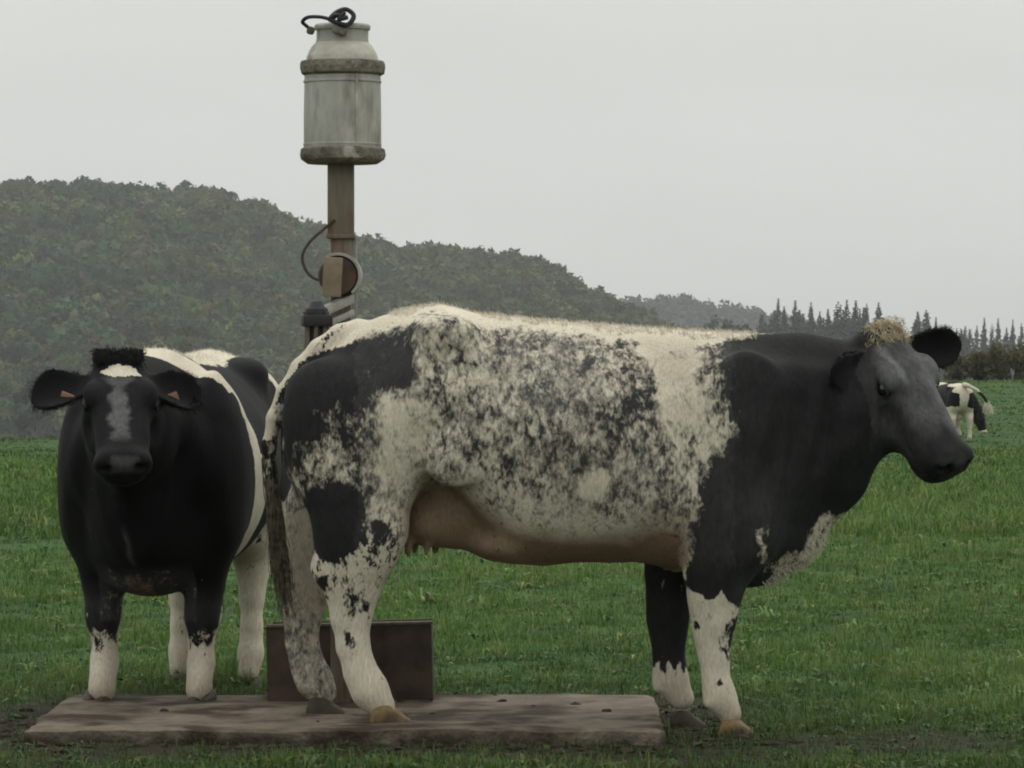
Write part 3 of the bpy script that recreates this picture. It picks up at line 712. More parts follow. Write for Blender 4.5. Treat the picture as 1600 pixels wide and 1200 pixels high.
def coat_material():
    m, t, b = new_mat('cow_coat', .74, .11)
    tc = N(t, 'ShaderNodeTexCoord')
    sf = N(t, 'ShaderNodeAttribute', attribute_name='soft'); at = N(t, 'ShaderNodeAttribute', attribute_name='coat'); sp_ = N(t, 'ShaderNodeSeparateColor'); t.links.new(at.outputs['Color'], sp_.inputs[0])
    def noise(scale, detail, stretch, rot=(0, 0, 0), rough=.6, dist=0):
        mp = N(t, 'ShaderNodeMapping'); mp.inputs['Scale'].default_value = stretch; mp.inputs['Rotation'].default_value = rot
        t.links.new(tc.outputs['Object'], mp.inputs[0]); n = N(t, 'ShaderNodeTexNoise')
        n.inputs['Scale'].default_value = scale; n.inputs['Detail'].default_value = detail; n.inputs['Roughness'].default_value = rough; n.inputs['Distortion'].default_value = dist
        t.links.new(mp.outputs[0], n.inputs['Vector']); return n
    def math_(op, a, bb=None, clamp=False):
        n = N(t, 'ShaderNodeMath', operation=op); n.use_clamp = clamp
        for i, q in enumerate((a, bb)):
            if q is None: continue
            if isinstance(q, (int, float)): n.inputs[i].default_value = q
            else: t.links.new(q, n.inputs[i])
        return n.outputs[0]
    nA = noise(44, 3, (1, .8, .6), (0, .5, 0), .6, .5); nB = noise(15, 2, (1, 1, .75), (0, .5, 0), .6, .3); nC = noise(105, 2, (1, .8, .5), (0, .4, 0))
    s = math_('ADD', math_('ADD', math_('MULTIPLY', nA.outputs['Fac'], .46), math_('MULTIPLY', nB.outputs['Fac'], .32)), math_('MULTIPLY', nC.outputs['Fac'], .22))
    s = math_('ADD', math_('MULTIPLY', math_('SUBTRACT', s, .5), 4.0), .5)
    df = math_('SUBTRACT', sp_.outputs['Red'], s)
    mr = N(t, 'ShaderNodeMapRange'); mr.interpolation_type = 'SMOOTHSTEP'; mr.inputs['From Min'].default_value = -.24; mr.inputs['From Max'].default_value = .24
    hw = math_('ADD', math_('MULTIPLY', sf.outputs['Fac'], .50), .16); t.links.new(hw, mr.inputs['From Max']); t.links.new(math_('MULTIPLY', hw, -1.0), mr.inputs['From Min'])
    t.links.new(df, mr.inputs['Value']); dark = mr.outputs[0]
    # dark hair: black to roan grey ; light hair: cream, pinkish or soiled
    dk = N(t, 'ShaderNodeMixRGB'); dk.inputs['Color1'].default_value = (.0048, .0050, .0055, 1); dk.inputs['Color2'].default_value = (.142, .143, .142, 1)
    gn = noise(55, 4, (1, 1, .4)); g2 = math_('MULTIPLY', sp_.outputs['Green'], math_('ADD', math_('MULTIPLY', gn.outputs['Fac'], 1.4), .3), True)
    t.links.new(g2, dk.inputs['Fac'])
    lt = N(t, 'ShaderNodeMixRGB'); lt.inputs['Color1'].default_value = (.62, .565, .455, 1); lt.inputs['Color2'].default_value = (.215, .145, .095, 1)
    sn = noise(7, 5, (1, 1, 1)); s2 = math_('ADD', sp_.outputs['Blue'], math_('MULTIPLY', math_('SUBTRACT', sn.outputs['Fac'], .5), .35), True)
    t.links.new(s2, lt.inputs['Fac'])
    mixc = N(t, 'ShaderNodeMixRGB'); t.links.new(dark, mixc.inputs['Fac']); t.links.new(lt.outputs[0], mixc.inputs['Color1']); t.links.new(dk.outputs[0], mixc.inputs['Color2'])
    # hair grain
    hn = noise(130, 3, (1, 1, .22), (0, .35, 0), .7)
    hv = N(t, 'ShaderNodeMapRange'); hv.inputs['From Min'].default_value = .3; hv.inputs['From Max'].default_value = .7; hv.inputs['To Min'].default_value = .78; hv.inputs['To Max'].default_value = 1.16
    t.links.new(hn.outputs['Fac'], hv.inputs['Value'])
    fin = N(t, 'ShaderNodeMixRGB', blend_type='MULTIPLY'); fin.inputs['Fac'].default_value = 1
    t.links.new(mixc.outputs[0], fin.inputs['Color1']); t.links.new(hv.outputs[0], fin.inputs['Color2'])
    t.links.new(fin.outputs[0], b.inputs['Base Color'])
    bp = N(t, 'ShaderNodeBump'); bp.inputs['Strength'].default_value = .45; bp.inputs['Distance'].default_value = .006
    bn = math_('ADD', hn.outputs['Fac'], math_('MULTIPLY', noise(14, 4, (1, 1, .5)).outputs['Fac'], 1.6))
    t.links.new(bn, bp.inputs['Height']); t.links.new(bp.outputs[0], b.inputs['Normal'])
    b.inputs['Sheen Weight'].default_value = .03; b.inputs['Sheen Roughness'].default_value = .4
    return m
M_coat = coat_material()

def poly_sd(px, py, poly):
    """signed distance (inside negative) to a polygon"""
    poly = np.array(poly, float); d = np.full(px.shape, 1e18); ins = np.zeros(px.shape, bool)
    for a, b in zip(poly, np.roll(poly, -1, 0)):
        ex, ey = b - a; wx, wy = px - a[0], py - a[1]
        t = np.clip((wx * ex + wy * ey) / (ex * ex + ey * ey + 1e-9), 0, 1)
        d = np.minimum(d, (wx - ex * t) ** 2 + (wy - ey * t) ** 2)
        c = ((a[1] <= py) & (b[1] > py)) | ((b[1] <= py) & (a[1] > py))
        xi = a[0] + (py - a[1]) / (ey if abs(ey) > 1e-9 else 1e-9) * ex
        ins ^= c & (px < xi)
    d = np.sqrt(d); return np.where(ins, -d, d)

def paint(base, px, py, layers):
    """layers: polygon, value, softness, optional mask"""
    for L in layers:
        sd = poly_sd(px, py, L[0]); w = sstep(L[2], -L[2], sd)
        if len(L) > 3: w = w * L[3]
        base = base * (1 - w) + L[1] * w
    return base

HEAD_ST = [(-.05, -.055, -.13, .05, 0), (-.02, -.01, -.17, .088, 0), (.03, .008, -.22, .106, 0), (.08, .014, -.255, .115, 0), (.14, .019, -.275, .122, 0), (.20, .016, -.275, .122, 0), (.27, .008, -.255, .105, 0),
           (.34, 0.0, -.232, .090, 0), (.41, -.004, -.212, .086, 0), (.47, -.006, -.198, .092, 0), (.515, -.016, -.185, .088, 0), (.545, -.04, -.155, .060, 0)]
def head_frame(h, l):
    h = np.array(h, float); h /= np.linalg.norm(h); l = np.array(l, float); l -= h * (l @ h); l /= np.linalg.norm(l)
    return np.stack([h, l, np.cross(h, l)], 1)             # columns: along the face, to the cow's left, out of the forehead
def build_head(F, O, R, sc=1.0, wl=1.0):
    st = np.array(HEAD_ST) * sc; st[:, 3] *= wl; O = np.array(O); W_ = lambda h, l, u: O + R @ (np.array([h, l * wl, u]) * sc)
    F.loft(st, O, R, k=.05, e=2.35)
    for s in (-1, 1):
        F.ell(W_(.155, .098 * s, -.018), np.array([.055, .034, .03]) * sc, R, .03)        # brow
        F.ell(W_(.21, .088 * s, -.17), np.array([.115, .042, .085]) * sc, R, .05)         # jaw muscle
        F.ell(W_(.33, .062 * s, -.07), np.array([.10, .03, .035]) * sc, R, .04)           # cheek ridge
        F.ell(W_(.512, .043 * s, -.055), np.array([.035, .04, .045]) * sc, R, .03)
    F.ell(W_(-.015, 0, -.05), np.array([.050, .095, .055]) * sc, R, .04)                   # poll
    F.ell(W_(.500, 0, -.075), np.array([.052, .098 * wl, .06]) * sc, R, .03)                    # muzzle
    F.ell(W_(.460, 0, -.168), np.array([.070, .065, .045]) * sc, R, .03)                    # chin
    for s in (-1, 1):
        F.ell(W_(.548, .047 * s, -.055), np.array([.030, .018, .022]) * sc, R, .010, True)  # nostril
        F.ell(W_(.532, .066 * s, -.062), np.array([.018, .02, .010]) * sc, R, .012, True)
        F.ell(W_(.19, .132 * s, -.052), np.array([.030, .014, .017]) * sc, R, .02, True)   # eye socket
        F.ell(W_(.182, .112 * s, -.030), np.array([.038, .016, .012]) * sc, R, .02)        # upper lid
        F.ell(W_(.45, .097 * s, -.135), np.array([.085, .034, .009]) * sc, R, .012, True)   # mouth line
        F.ell(W_(.30, .110 * s, -.105), np.array([.06, .016, .035]) * sc, R, .04, True)     # hollow below the eye
    return W_

def add_eyes(W_, R, body, sc=1.0):
    for s in (-1, 1):
        v = []; c = W_(.19, .109 * s, -.052)
        mb = MB(); mb.lathe([(max(.0004, math.sin(a)) * .029 * sc, -math.cos(a) * .029 * sc) for a in np.linspace(0, math.pi, 11)], (0, 0, 0), 16)
        o = mb.build('eye', M_eye, body, True, 80); o.location = tuple(c)
        lm = MB(); n = 14                                                # eyelids: a soft rim round the eye
        for up in (1, -1):
            pts = []
            for k in range(n + 1):
                a = math.pi * k / n; h = -.030 * math.cos(a); u = up * .0165 * math.sin(a) + (.003 if up > 0 else 0)
                pts.append(tuple(W_(.19 + h, (.130 - 6 * h * h * .9 - .006 * abs(u) / .0165) * s, -.052 + u) - c))
            lm.tube(pts, [.003 + .0045 * math.sin(math.pi * k / n) for k in range(n + 1)], 7)
        lid = lm.build('eyelid', M_black, o); 

def hair(name, roots, dirs, length, radius, mat, parent, seg=5, curl=.0, droop=.0, jitter=.25, seed=1, taper=True):
    r = np.random.default_rng(seed); n = len(roots)
    dirs = dirs + jitter * r.normal(size=dirs.shape); dirs /= np.linalg.norm(dirs, axis=1, keepdims=True)
    L = np.asarray(length) * r.uniform(.6, 1.15, n); t = np.linspace(0, 1, seg)
    e1 = np.cross(dirs, np.array([.3, .5, .8])); e1 /= np.linalg.norm(e1, axis=1, keepdims=True); e2 = np.cross(dirs, e1); ph = r.uniform(0, 6.28, (n, 1))
    tt = t[None, :] * np.ones((n, 1))
    p = roots[:, None, :] + dirs[:, None, :] * (L[:, None] * tt)[..., None]
    p = p + (curl * np.sqrt(tt))[..., None] * (e1[:, None, :] * np.cos(ph + 7 * tt)[..., None] + e2[:, None, :] * np.sin(ph + 7 * tt)[..., None])
    p[..., 2] -= droop * (L[:, None] * tt ** 2)
    cu = bpy.data.hair_curves.new(name); cu.add_curves([seg] * n)
    cu.attributes['position'].data.foreach_set('vector', p.astype(np.float32).ravel())
    ra = cu.attributes.get('radius') or cu.attributes.new('radius', 'FLOAT', 'POINT')
    ra.data.foreach_set('value', (radius * (1 - .75 * tt if taper else np.ones_like(tt))).astype(np.float32).ravel())
    cu.materials.append(mat); o = bpy.data.objects.new(name, cu); COL.objects.link(o); o.parent = parent
    return o
def hair_mat(name, c1, c2):
    m = mixed(name, c1, c2, scale=35, rough=.75, spec=.15, lo=.4, hi=.6); return m
M_hblond = hair_mat('blond_hair', (.26, .20, .12), (.52, .45, .32))
M_hblack = hair_mat('black_hair', (.006, .006, .006), (.018, .017, .016))
M_hcream = hair_mat('cream_hair', (.50, .45, .36), (.66, .61, .51))
M_htail = hair_mat('soiled_tail_hair', (.035, .03, .022), (.15, .125, .088))

def hoof(parent, loc_, fwd, mat, L=.145, Hh=.058, Wd=.056):
    """two claws side by side, sloping toe"""
    mb = MB()
    for s in (-1, 1):
        V = []; Fc = []; nr = 14
        for (t, l0, l1, w) in ((0, -.40, .60, 1.0), (.12, -.41, .60, 1.03), (.5, -.37, .40, .95), (.8, -.33, .24, .86), (1.0, -.30, .15, .78), (1.1, -.2, .08, .5)):
            for k in range(nr):
                a = 2 * math.pi * k / nr; ca, sa = math.cos(a), math.sin(a)
                x = (l0 + l1) / 2 + (l1 - l0) / 2 * np.sign(ca) * abs(ca) ** .8
                y = s * Wd * .47 + Wd * .5 * w * np.sign(sa) * abs(sa) ** .8 * (1 - .35 * max(0, ca))
                V.append((x * L, y, t * Hh))
        for i in range(5):
            for k in range(nr): Fc.append((i * nr + k, i * nr + (k + 1) % nr, (i + 1) * nr + (k + 1) % nr, (i + 1) * nr + k))
        Fc.append(tuple(range(nr))[::-1]); Fc.append(tuple(5 * nr + k for k in range(nr)))
        mb.add(V, Fc)
    o = mb.build('hoof', mat, parent, True, 60); o.location = tuple(loc_); o.rotation_euler = (0, 0, math.atan2(fwd[1], fwd[0]))
    return o

def cow_object(name, V, F, coat, loc_, rz, soft=None):
    o = mesh_obj(name, V, F, M_coat, smooth=True)
    a = o.data.attributes.new('soft', 'FLOAT', 'POINT'); a.data.foreach_set('value', np.zeros(len(V), np.float32) if soft is None else soft.astype(np.float32))
    a = o.data.attributes.new('coat', 'FLOAT_COLOR', 'POINT'); c = np.ones((len(V), 4), np.float32); c[:, :3] = coat
    a.data.foreach_set('color', c.ravel()); o.location = loc_; o.rotation_euler = (0, 0, rz)
    return o

# ---- the roan cow, side on
CS, CX0, CD = 420.0, 760.0, 14.5
def c3(px, py, y=0.0): return ((px - CX0) / CS, y, CAM_Z - (py - 540) / CS)
def roan_cow():
    f = Field((-0.92, -.50, .02), (1.86, .50, 1.68), .0095)
    st = []
    for (px, t, b, w) in [(440, 650, 720, .03), (450, 612, 745, .10), (470, 582, 775, .155), (500, 553, 795, .205), (528, 528, 802, .225), (548, 512, 806, .24), (600, 492, 805, .27), (650, 480, 786, .295), (690, 475, 764, .305), (725, 483, 792, .31), (755, 491, 828, .315), (800, 496, 866, .33), (850, 500, 881, .35),
                          (920, 506, 878, .36), (990, 511, 876, .35), (1050, 515, 888, .325), (1110, 518, 896, .29), (1165, 520, 896, .265), (1210, 522, 880, .235), (1250, 523, 846, .20), (1290, 526, 802, .17), (1330, 532, 762, .145), (1368, 545, 728, .12), (1396, 575, 700, .05)]:
        x, _, zt = c3(px, t); st.append((x, zt, c3(px, b)[2], w, -.02 * sstep(1200, 1380, px)))
    f.loft(st, k=.01, e=2.25, narrow=.30)
    E = lambda px, py, y, r, k=.08, sub=False, ry=0.0: f.ell(c3(px, py, y), r, np.array(Euler((0, ry, 0)).to_matrix()), k, sub)
    for s in (-1, 1):
        E(520, 672, .165 * s, (.175, .13, .27), .09, ry=-.15)      # thigh
        E(560, 740, .19 * s, (.20, .10, .18), .09)                 # lower thigh
        E(630, 660, .23 * s, (.10, .07, .22), .10, ry=.2)          # stifle muscle
        E(692, 520, .20 * s, (.10, .07, .06), .12)               # hip bone
        E(478, 604, .12 * s, (.05, .05, .05), .06)                 # pin bone
        E(1150, 700, .215 * s, (.19, .075, .36), .10, ry=.12)      # shoulder
        E(1140, 835, .19 * s, (.16, .085, .14), .08)               # upper arm
        E(1245, 650, .13 * s, (.22, .07, .17), .09, ry=.1)         # neck muscle
        E(778, 570, .372 * s, (.13, .06, .11), .10, True)          # flank hollow
        E(1085, 650, .345 * s, (.07, .05, .20), .10, True)         # behind the shoulder
        E(1205, 700, .275 * s, (.03, .035, .22), .06, True, ry=.25)
        E(1238, 690, .232 * s, (.022, .03, .17), .06, True, ry=.14); E(1285, 670, .19 * s, (.020, .03, .13), .06, True, ry=.2)
        E(712, 715, .285 * s, (.10, .05, .10), .06)
    E(1215, 838, 0, (.155, .12, .125), .08); E(1160, 888, 0, (.13, .11, .07), .07); E(1262, 800, 0, (.09, .07, .10), .07)
    E(1300, 745, -.02, (.13, .05, .13), .07)
    E(712, 788, 0, (.18, .125, .165), .02); E(664, 818, 0, (.09, .125, .08), .05); E(800, 850, 0, (.16, .17, .07), .05)                   # udder
    for (px, y) in ((641, -.07), (670, -.06), (650, .07), (682, .06)): f.cone(c3(px, 832, y), c3(px - 3, 862, y), .017, .012, 1, .02)
    def leg(rows, y, sy, k=.035): f.chain([(*c3(px, py, y + dy), r) for (px, py, r, dy) in rows], sy, k)
    leg([(566, 780, .185, 0), (566, 825, .165, 0), (560, 862, .135, 0), (553, 893, .105, 0), (553, 925, .085, 0), (551, 962, .064, 0), (555, 1005, .053, 0), (566, 1045, .053, 0), (580, 1072, .060, 0), (600, 1097, .052, 0)], -.185, .72)
    f.ell(c3(509, 884, -.185), (.040, .034, .05), None, .05)
    leg([(520, 760, .16, 0), (500, 815, .135, 0), (489, 860, .11, 0), (478, 898, .09, 0), (474, 935, .075, 0), (470, 970, .060, 0), (470, 1010, .053, 0), (478, 1045, .053, 0), (488, 1068, .058, 0), (502, 1088, .050, 0)], .13, .74)
    f.ell(c3(448, 890, .13), (.032, .032, .045), None, .05)
    leg([(1140, 800, .165, 0), (1122, 860, .135, 0), (1116, 900, .108, 0), (1113, 935, .086, 0), (1112, 965, .070, 0), (1111, 992, .058, 0), (1113, 1020, .049, 0), (1116, 1055, .044, 0), (1121, 1082, .054, 0), (1137, 1108, .046, 0)], -.165, .78)
    leg([(1090, 820, .14, 0), (1058, 870, .105, 0), (1047, 905, .078, 0), (1046, 945, .070, 0), (1046, 972, .066, 0), (1047, 1000, .055, 0), (1048, 1035, .048, 0), (1050, 1066, .056, 0), (1068, 1096, .046, 0)], .15, .80)
    f.ell(c3(1119, 962, -.165), (.055, .056, .07), None, .03); f.ell(c3(1050, 970, .15), (.05, .052, .065), None, .03)
    for (px, py, y) in ((563, 1078, -.185), (468, 1075, .13), (1102, 1092, -.165), (1030, 1078, .15)):
        for s in (-1, 1): f.ell(c3(px, py, y + s * .026), (.016, .013, .02), None, .015)
    f.chain([(*c3(px, py, y), r) for (px, py, y, r) in [(560, 518, 0, .05), (532, 524, -.02, .044), (500, 545, -.045, .038), (470, 576, -.06, .034), (447, 612, -.065, .030), (431, 652, -.06, .027), (422, 695, -.05, .025), (423, 740, -.04, .022), (428, 790, -.03, .02)]], 1, .018)
    R = head_frame((.45, -.40, -.80), (.78, .57, .13)); O = c3(1386, 520, -.06)
    HS = 1.05; W_ = build_head(f, O, R, HS)
    ears = ((1, W_(.04, .095, -.07), (.97, .20, .06), (.10, -.95, -.15), .235), (-1, W_(.04, -.095, -.09), (-.50, -.62, -.30), (.80, -.50, .05), .195))
    efn = [f.ear(b, d, nn, le, .084 if s > 0 else .072) for s, b, d, nn, le in ears]
    f.wrinkle(.0035); V, F = f.mesh()
    # coat pattern in the cow's own side view
    px = V[:, 0] * CS + CX0; py = 540 - (V[:, 2] - CAM_Z) * CS; y = V[:, 1]
    near = (y < 0).astype(float); far = 1 - near
    px = px + 7 * fbm(V[:, 0] * 1, V[:, 2] + y, 71, 3, 22); py = py + 7 * fbm(V[:, 0] + 5, V[:, 2] - y, 72, 3, 22)
    m = np.full(len(V), .52)
    G = np.full(len(V), .10); B = np.full(len(V), .10)
    lower = sstep(905, 960, py)
    el = lambda cx, cy, rx, ry: [(cx + rx * math.cos(a), cy + ry * math.sin(a)) for a in np.linspace(0, 6.28, 17)[:-1]]
    m = paint(m, px, py, [
        (el(950, 650, 140, 95), .74, 60), (el(860, 610, 70, 70), .64, 40), (el(1010, 730, 60, 70), .60, 40), (el(700, 560, 60, 50), .42, 30), (el(760, 680, 60, 45), .56, 30), (el(820, 560, 60, 30), .62, 30), (el(745, 620, 55, 50), .52, 25),
        (el(620, 770, 60, 50), .34, 30), (el(960, 565, 40, 40), .50, 25),
        ([(690, 735), (760, 725), (830, 760), (900, 790), (1060, 790), (1080, 900), (700, 900), (640, 850)], .30, 28),
        ([(650, 800), (720, 800), (800, 815), (1060, 835), (1080, 960), (620, 960)], -.1, 18),
        ([(440, 660), (560, 610), (640, 600), (620, 700), (600, 790), (500, 790), (440, 760)], .60, 22),
        ([(425, 690), (445, 600), (480, 555), (530, 540), (590, 526), (645, 516), (655, 560), (636, 592), (600, 606), (570, 650), (520, 655), (480, 690), (450, 730)], 1.32, 16),
        ([(500, 640), (560, 620), (590, 660), (590, 720), (540, 700)], .80, 18),
        (el(635, 668, 36, 54), .08, 20), (el(622, 725, 24, 36), .16, 16),
        ([(484, 770), (520, 745), (566, 765), (572, 830), (548, 862), (520, 872), (492, 830)], 1.35, 12),
        (el(925, 752, 24, 18), -.1, 8), (el(1062, 640, 34, 46), -.1, 12),
        ([(992, 520), (1084, 520), (1080, 580), (1090, 655), (1034, 660), (1026, 600), (1004, 570)], -.05, 10),
        ([(1045, 660), (1130, 655), (1112, 700), (1085, 750), (1088, 860), (1060, 880), (1050, 780), (1040, 720)], .42, 16),
        ([(1090, 535), (1135, 530), (1145, 660), (1100, 650), (1092, 590)], .66, 12),
        ([(525, 490), (540, 470), (700, 455), (1210, 505), (1180, 524), (1100, 530), (1000, 532), (900, 524), (800, 512), (740, 506), (700, 490), (650, 500), (610, 512), (580, 528), (540, 540), (505, 550), (490, 545)], -.1, 9),
    ])
    m = paint(m, px, py, [
        ([(1136, 535), (1190, 526), (1330, 500), (1420, 500), (1420, 760), (1340, 790), (1300, 830), (1230, 900), (1168, 955), (1060, 925), (1082, 880), (1085, 810), (1112, 720), (1150, 668), (1138, 600)], 1.6, 20),
    ])
    m = paint(m, px, py, [(el(1188, 850, 14, 34), .42, 14), (el(1225, 880, 30, 26), .45, 18), ([(1290, 800), (1330, 800), (1240, 920), (1200, 930), (1215, 890)], .35, 12)])
    # legs
    hindn = ((px < 700) & (py > 850)).astype(float) * near; hindf = ((px < 560) & (py > 800)).astype(float) * far
    m = m * (1 - hindn * sstep(850, 885, py)) + hindn * sstep(850, 885, py) * (.30 - .36 * sstep(930, 1000, py))
    m = paint(m, px, py, [(el(595, 812, 9, 12), 1.1, 6, near), (el(514, 906, 8, 12), 1.1, 6, near), (el(560, 930, 22, 18), .5, 10, near), (el(548, 990, 8, 14), .7, 7, near)])
    m = m * (1 - hindf) + hindf * (.08 + .44 * sstep(915, 1000, py) + .15 * sstep(480, 450, px) * sstep(900, 940, py)); G = G + hindf * .35 * sstep(900, 980, py)
    B = B + hindf * .20 * (1 - sstep(930, 1000, py)) + hindf * .12
    foren = ((px > 1000) & (py > 890)).astype(float) * near * (y < -.08); foref = ((px > 980) & (py > 850) & (y > .06)).astype(float)
    wn = paint(np.zeros(len(V)), px, py, [([(1072, 912), (1105, 925), (1118, 915), (1130, 935), (1160, 945), (1128, 975), (1124, 1010), (1200, 1200), (1050, 1200), (1070, 960)], 1.0, 6)])
    m = m * (1 - foren * wn) + foren * wn * -.05
    m = paint(m, px, py, [(el(1142, 985, 14, 26), .9, 9, near), (el(1086, 970, 5, 9), .8, 5, near), (el(1112, 945, 22, 14), .28, 12, near), (el(1125, 1000, 8, 12), .6, 6, near), (el(1118, 1062, 5, 7), .6, 5, near)])
    m = m * (1 - foref) + foref * (1.15 - 1.25 * sstep(1030, 1062, py + 10 * np.sin(px * .35)))
    # belly, udder, groin bare pink and soiled
    bl_ = paint(np.zeros(len(V)), px, py, [([(640, 790), (700, 752), (760, 790), (820, 822), (930, 836), (1060, 828), (1075, 960), (620, 960)], 1.0, 24)]) * (1 - hindn) * (1 - hindf) * (1 - foren) * (1 - foref)
    ud = paint(np.zeros(len(V)), px, py, [([(600, 700), (760, 700), (790, 850), (760, 900), (600, 900)], 1.0, 12)]) * sstep(.25, .17, np.abs(y)) * sstep(735, 765, py)
    B = np.maximum(B, bl_ * .90); B = B + paint(np.zeros(len(V)), px, py, [(el(1035, 830, 42, 60), .45, 25), ([(1000, 530), (1080, 530), (1080, 600), (1030, 600)], .22, 15), (el(900, 860, 90, 16), .25, 12)]); B = np.maximum(B, ud * .95); m = m * (1 - .9 * ud) - .1 * ud * .9
    B = B + .14 * sstep(1100, 640, px) * sstep(760, 600, py) * 0
    B = B + .35 * sstep(1035, 1110, py) * (.5 + .5 * fbm(px, py, 77, 2, .08))
    G = G + paint(np.zeros(len(V)), px, py, [(el(845, 590, 85, 60), .28, 30), (el(1000, 740, 60, 60), .15, 30)])
    G = G + .20 * ((px > 560) & (px < 1140)) * sstep(900, 860, py) * sstep(700, 560, -m * 0 + 630) - .03 * (px > 1150)
    # head: grey roan face, black muzzle and ears, brow ridge highlight painted as a pale stripe
    q = (V - np.array(O)) @ R / HS; hh, ll, uu = q[:, 0], q[:, 1], q[:, 2]
    ish = (np.abs(ll) < .16) & (hh > -.08) & (hh < .6) & (uu > -.30) & (uu < .09) & (px > 1310)
    face = ish * sstep(-.115, -.01, uu) * sstep(.0, .06, hh) * sstep(.52, .33, hh + .03 * fbm(ll, uu, 83, 2, 30))
    m = np.where(ish, 1.7, m)
    G = np.where(ish, .15 + .40 * face * (.75 + .5 * fbm(hh, ll, 81, 3, 30)), G)
    mz = ish * sstep(.40, .48, hh + .04 * fbm(ll, uu, 84, 3, 35)); G = G * (1 - mz) + .05 * mz
    cheek = ish * np.exp(-((hh - .30) ** 2 / .012 + (uu + .13) ** 2 / .008)); G = G + .14 * cheek + .20 * ish * sstep(.49, .53, hh) * np.exp(-((uu + .03) / .022) ** 2)  # paler cheek; last term paints the wet nose's highlight in grey
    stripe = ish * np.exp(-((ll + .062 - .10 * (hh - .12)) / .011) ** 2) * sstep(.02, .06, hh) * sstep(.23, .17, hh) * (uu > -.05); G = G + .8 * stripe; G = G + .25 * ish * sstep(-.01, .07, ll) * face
    for (s, b, d, nn, le), fn in zip(ears, efn):
        t_ = (V - np.array(b)) @ (np.array(d) / np.linalg.norm(d))
        isear = (fn(V[:, 0], V[:, 1], V[:, 2]) < .007) & (t_ > .015)
        m = np.where(isear, 1.3, m); G = np.where(isear, .02, G)
    tail_w = poly_sd(px, py, [(530, 490), (505, 515), (470, 545), (440, 590), (418, 640), (408, 690), (420, 700), (436, 655), (460, 600), (500, 545), (540, 512)])
    tl = (np.abs(y + .05) < .05) & (px < 545) & (py < 800) & (np.interp(py, [500, 533, 570, 610, 652, 695, 800], [545, 500, 472, 450, 434, 428, 436]) + 14 > px)
    m = np.where(tl, np.where(py < 690, np.where(px < np.interp(py, [500, 533, 570, 610, 652, 695], [545, 498, 470, 447, 431, 421]), -.1, .5), .8), m)
    soft = paint(np.zeros(len(V)), px, py, [([(560, 500), (700, 490), (1000, 520), (1120, 540), (1130, 700), (1090, 850), (700, 830), (600, 800), (440, 820), (430, 640), (560, 600)], 1.0, 40)]) * (.72 + .3 * fbm(px, py, 79, 2, .03))
    soft = np.maximum(soft, .45 * (px > 1120)); soft = np.where(hindf > 0, .75, np.where(py > 890, .15, np.clip(soft, 0, 1)))
    nk = sstep(1110, 1170, px) * ~ish * (py < 940); G = np.clip(G + nk * (.03 + .05 * fbm(px * .5, py, 78, 4, .05) + .10 * sstep(640, 760, py) * sstep(1290, 1150, px)), 0, 1)
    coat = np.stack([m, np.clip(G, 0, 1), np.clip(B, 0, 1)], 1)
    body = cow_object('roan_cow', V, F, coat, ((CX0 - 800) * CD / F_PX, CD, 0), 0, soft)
    tag(body, 'big speckled blue roan cow standing side on, hind hooves on the concrete slab', 'cow', 'cows in the pasture')
    add_eyes(W_, R, body, HS)
    hz = SLAB['top'] - .003
    hoof(body, (*c3(606, 0, -.185)[:2], hz), (1, -.06), M_hoof); hoof(body, (*c3(500, 0, .13)[:2], hz), (1, .05), M_hoofdark)
    gz = lambda px, y: float(zg((px - 800) * CD / F_PX, CD + y)) - .004
    hoof(body, (*c3(1143, 0, -.165)[:2], gz(1143, -.165)), (1, -.1), M_hoof); hoof(body, (*c3(1072, 0, .15)[:2], gz(1072, .15)), (1, .05), M_hoofdark)
    # hair: curly poll, back fringe, brisket, switch, ear fringes
    r = np.random.default_rng(3); n = 1500
    rt = np.stack([W_(*q) for q in np.stack([r.uniform(-.055, .03, n), np.clip(r.normal(0, .04, n), -.075, .075), r.uniform(-.07, .016, n)], 1)])
    hair('poll_tuft', rt, np.tile(R @ np.array([.45, 0, .45]), (n, 1)), .038, .0013, M_hblond, body, 8, .006, .6, .55, 2)
    k = np.where((py < np.interp(px, [520, 690, 800, 1000, 1200], [500, 480, 504, 524, 530])) & (px > 540) & (px < 1185))[0]
    k = r.choice(k, 2600); hair('back_hair', V[k], np.tile((-.55, 0, .5), (len(k), 1)), .022, .0011, M_hcream, body, 4, 0, .1, .3, 4)
    k = np.where((px > 1195) & (px < 1295) & (np.abs(y) < .09) & (py > np.interp(px, [1190, 1290], [870, 790])))[0]
    k = r.choice(k, 900); hair('brisket_hair', V[k], np.tile((.5, 0, -.5), (len(k), 1)), .020, .0013, M_hcream, body, 5, 0, .2, .3, 5)
    n = 650; t = r.random(n) ** 1.2; base = np.stack([np.interp(t, [0, 1], [(418 - CX0) / CS, (430 - CX0) / CS]), -.045 + r.normal(0, .010, n), CAM_Z - (np.interp(t, [0, 1], [700, 800]) - 540) / CS], 1); base[:, 0] += r.normal(0, .008, n)
    hair('tail_switch', base, np.tile((.11, 0.05, -1), (n, 1)), .40, .0022, M_htail, body, 9, .010, 0, .04, 6)
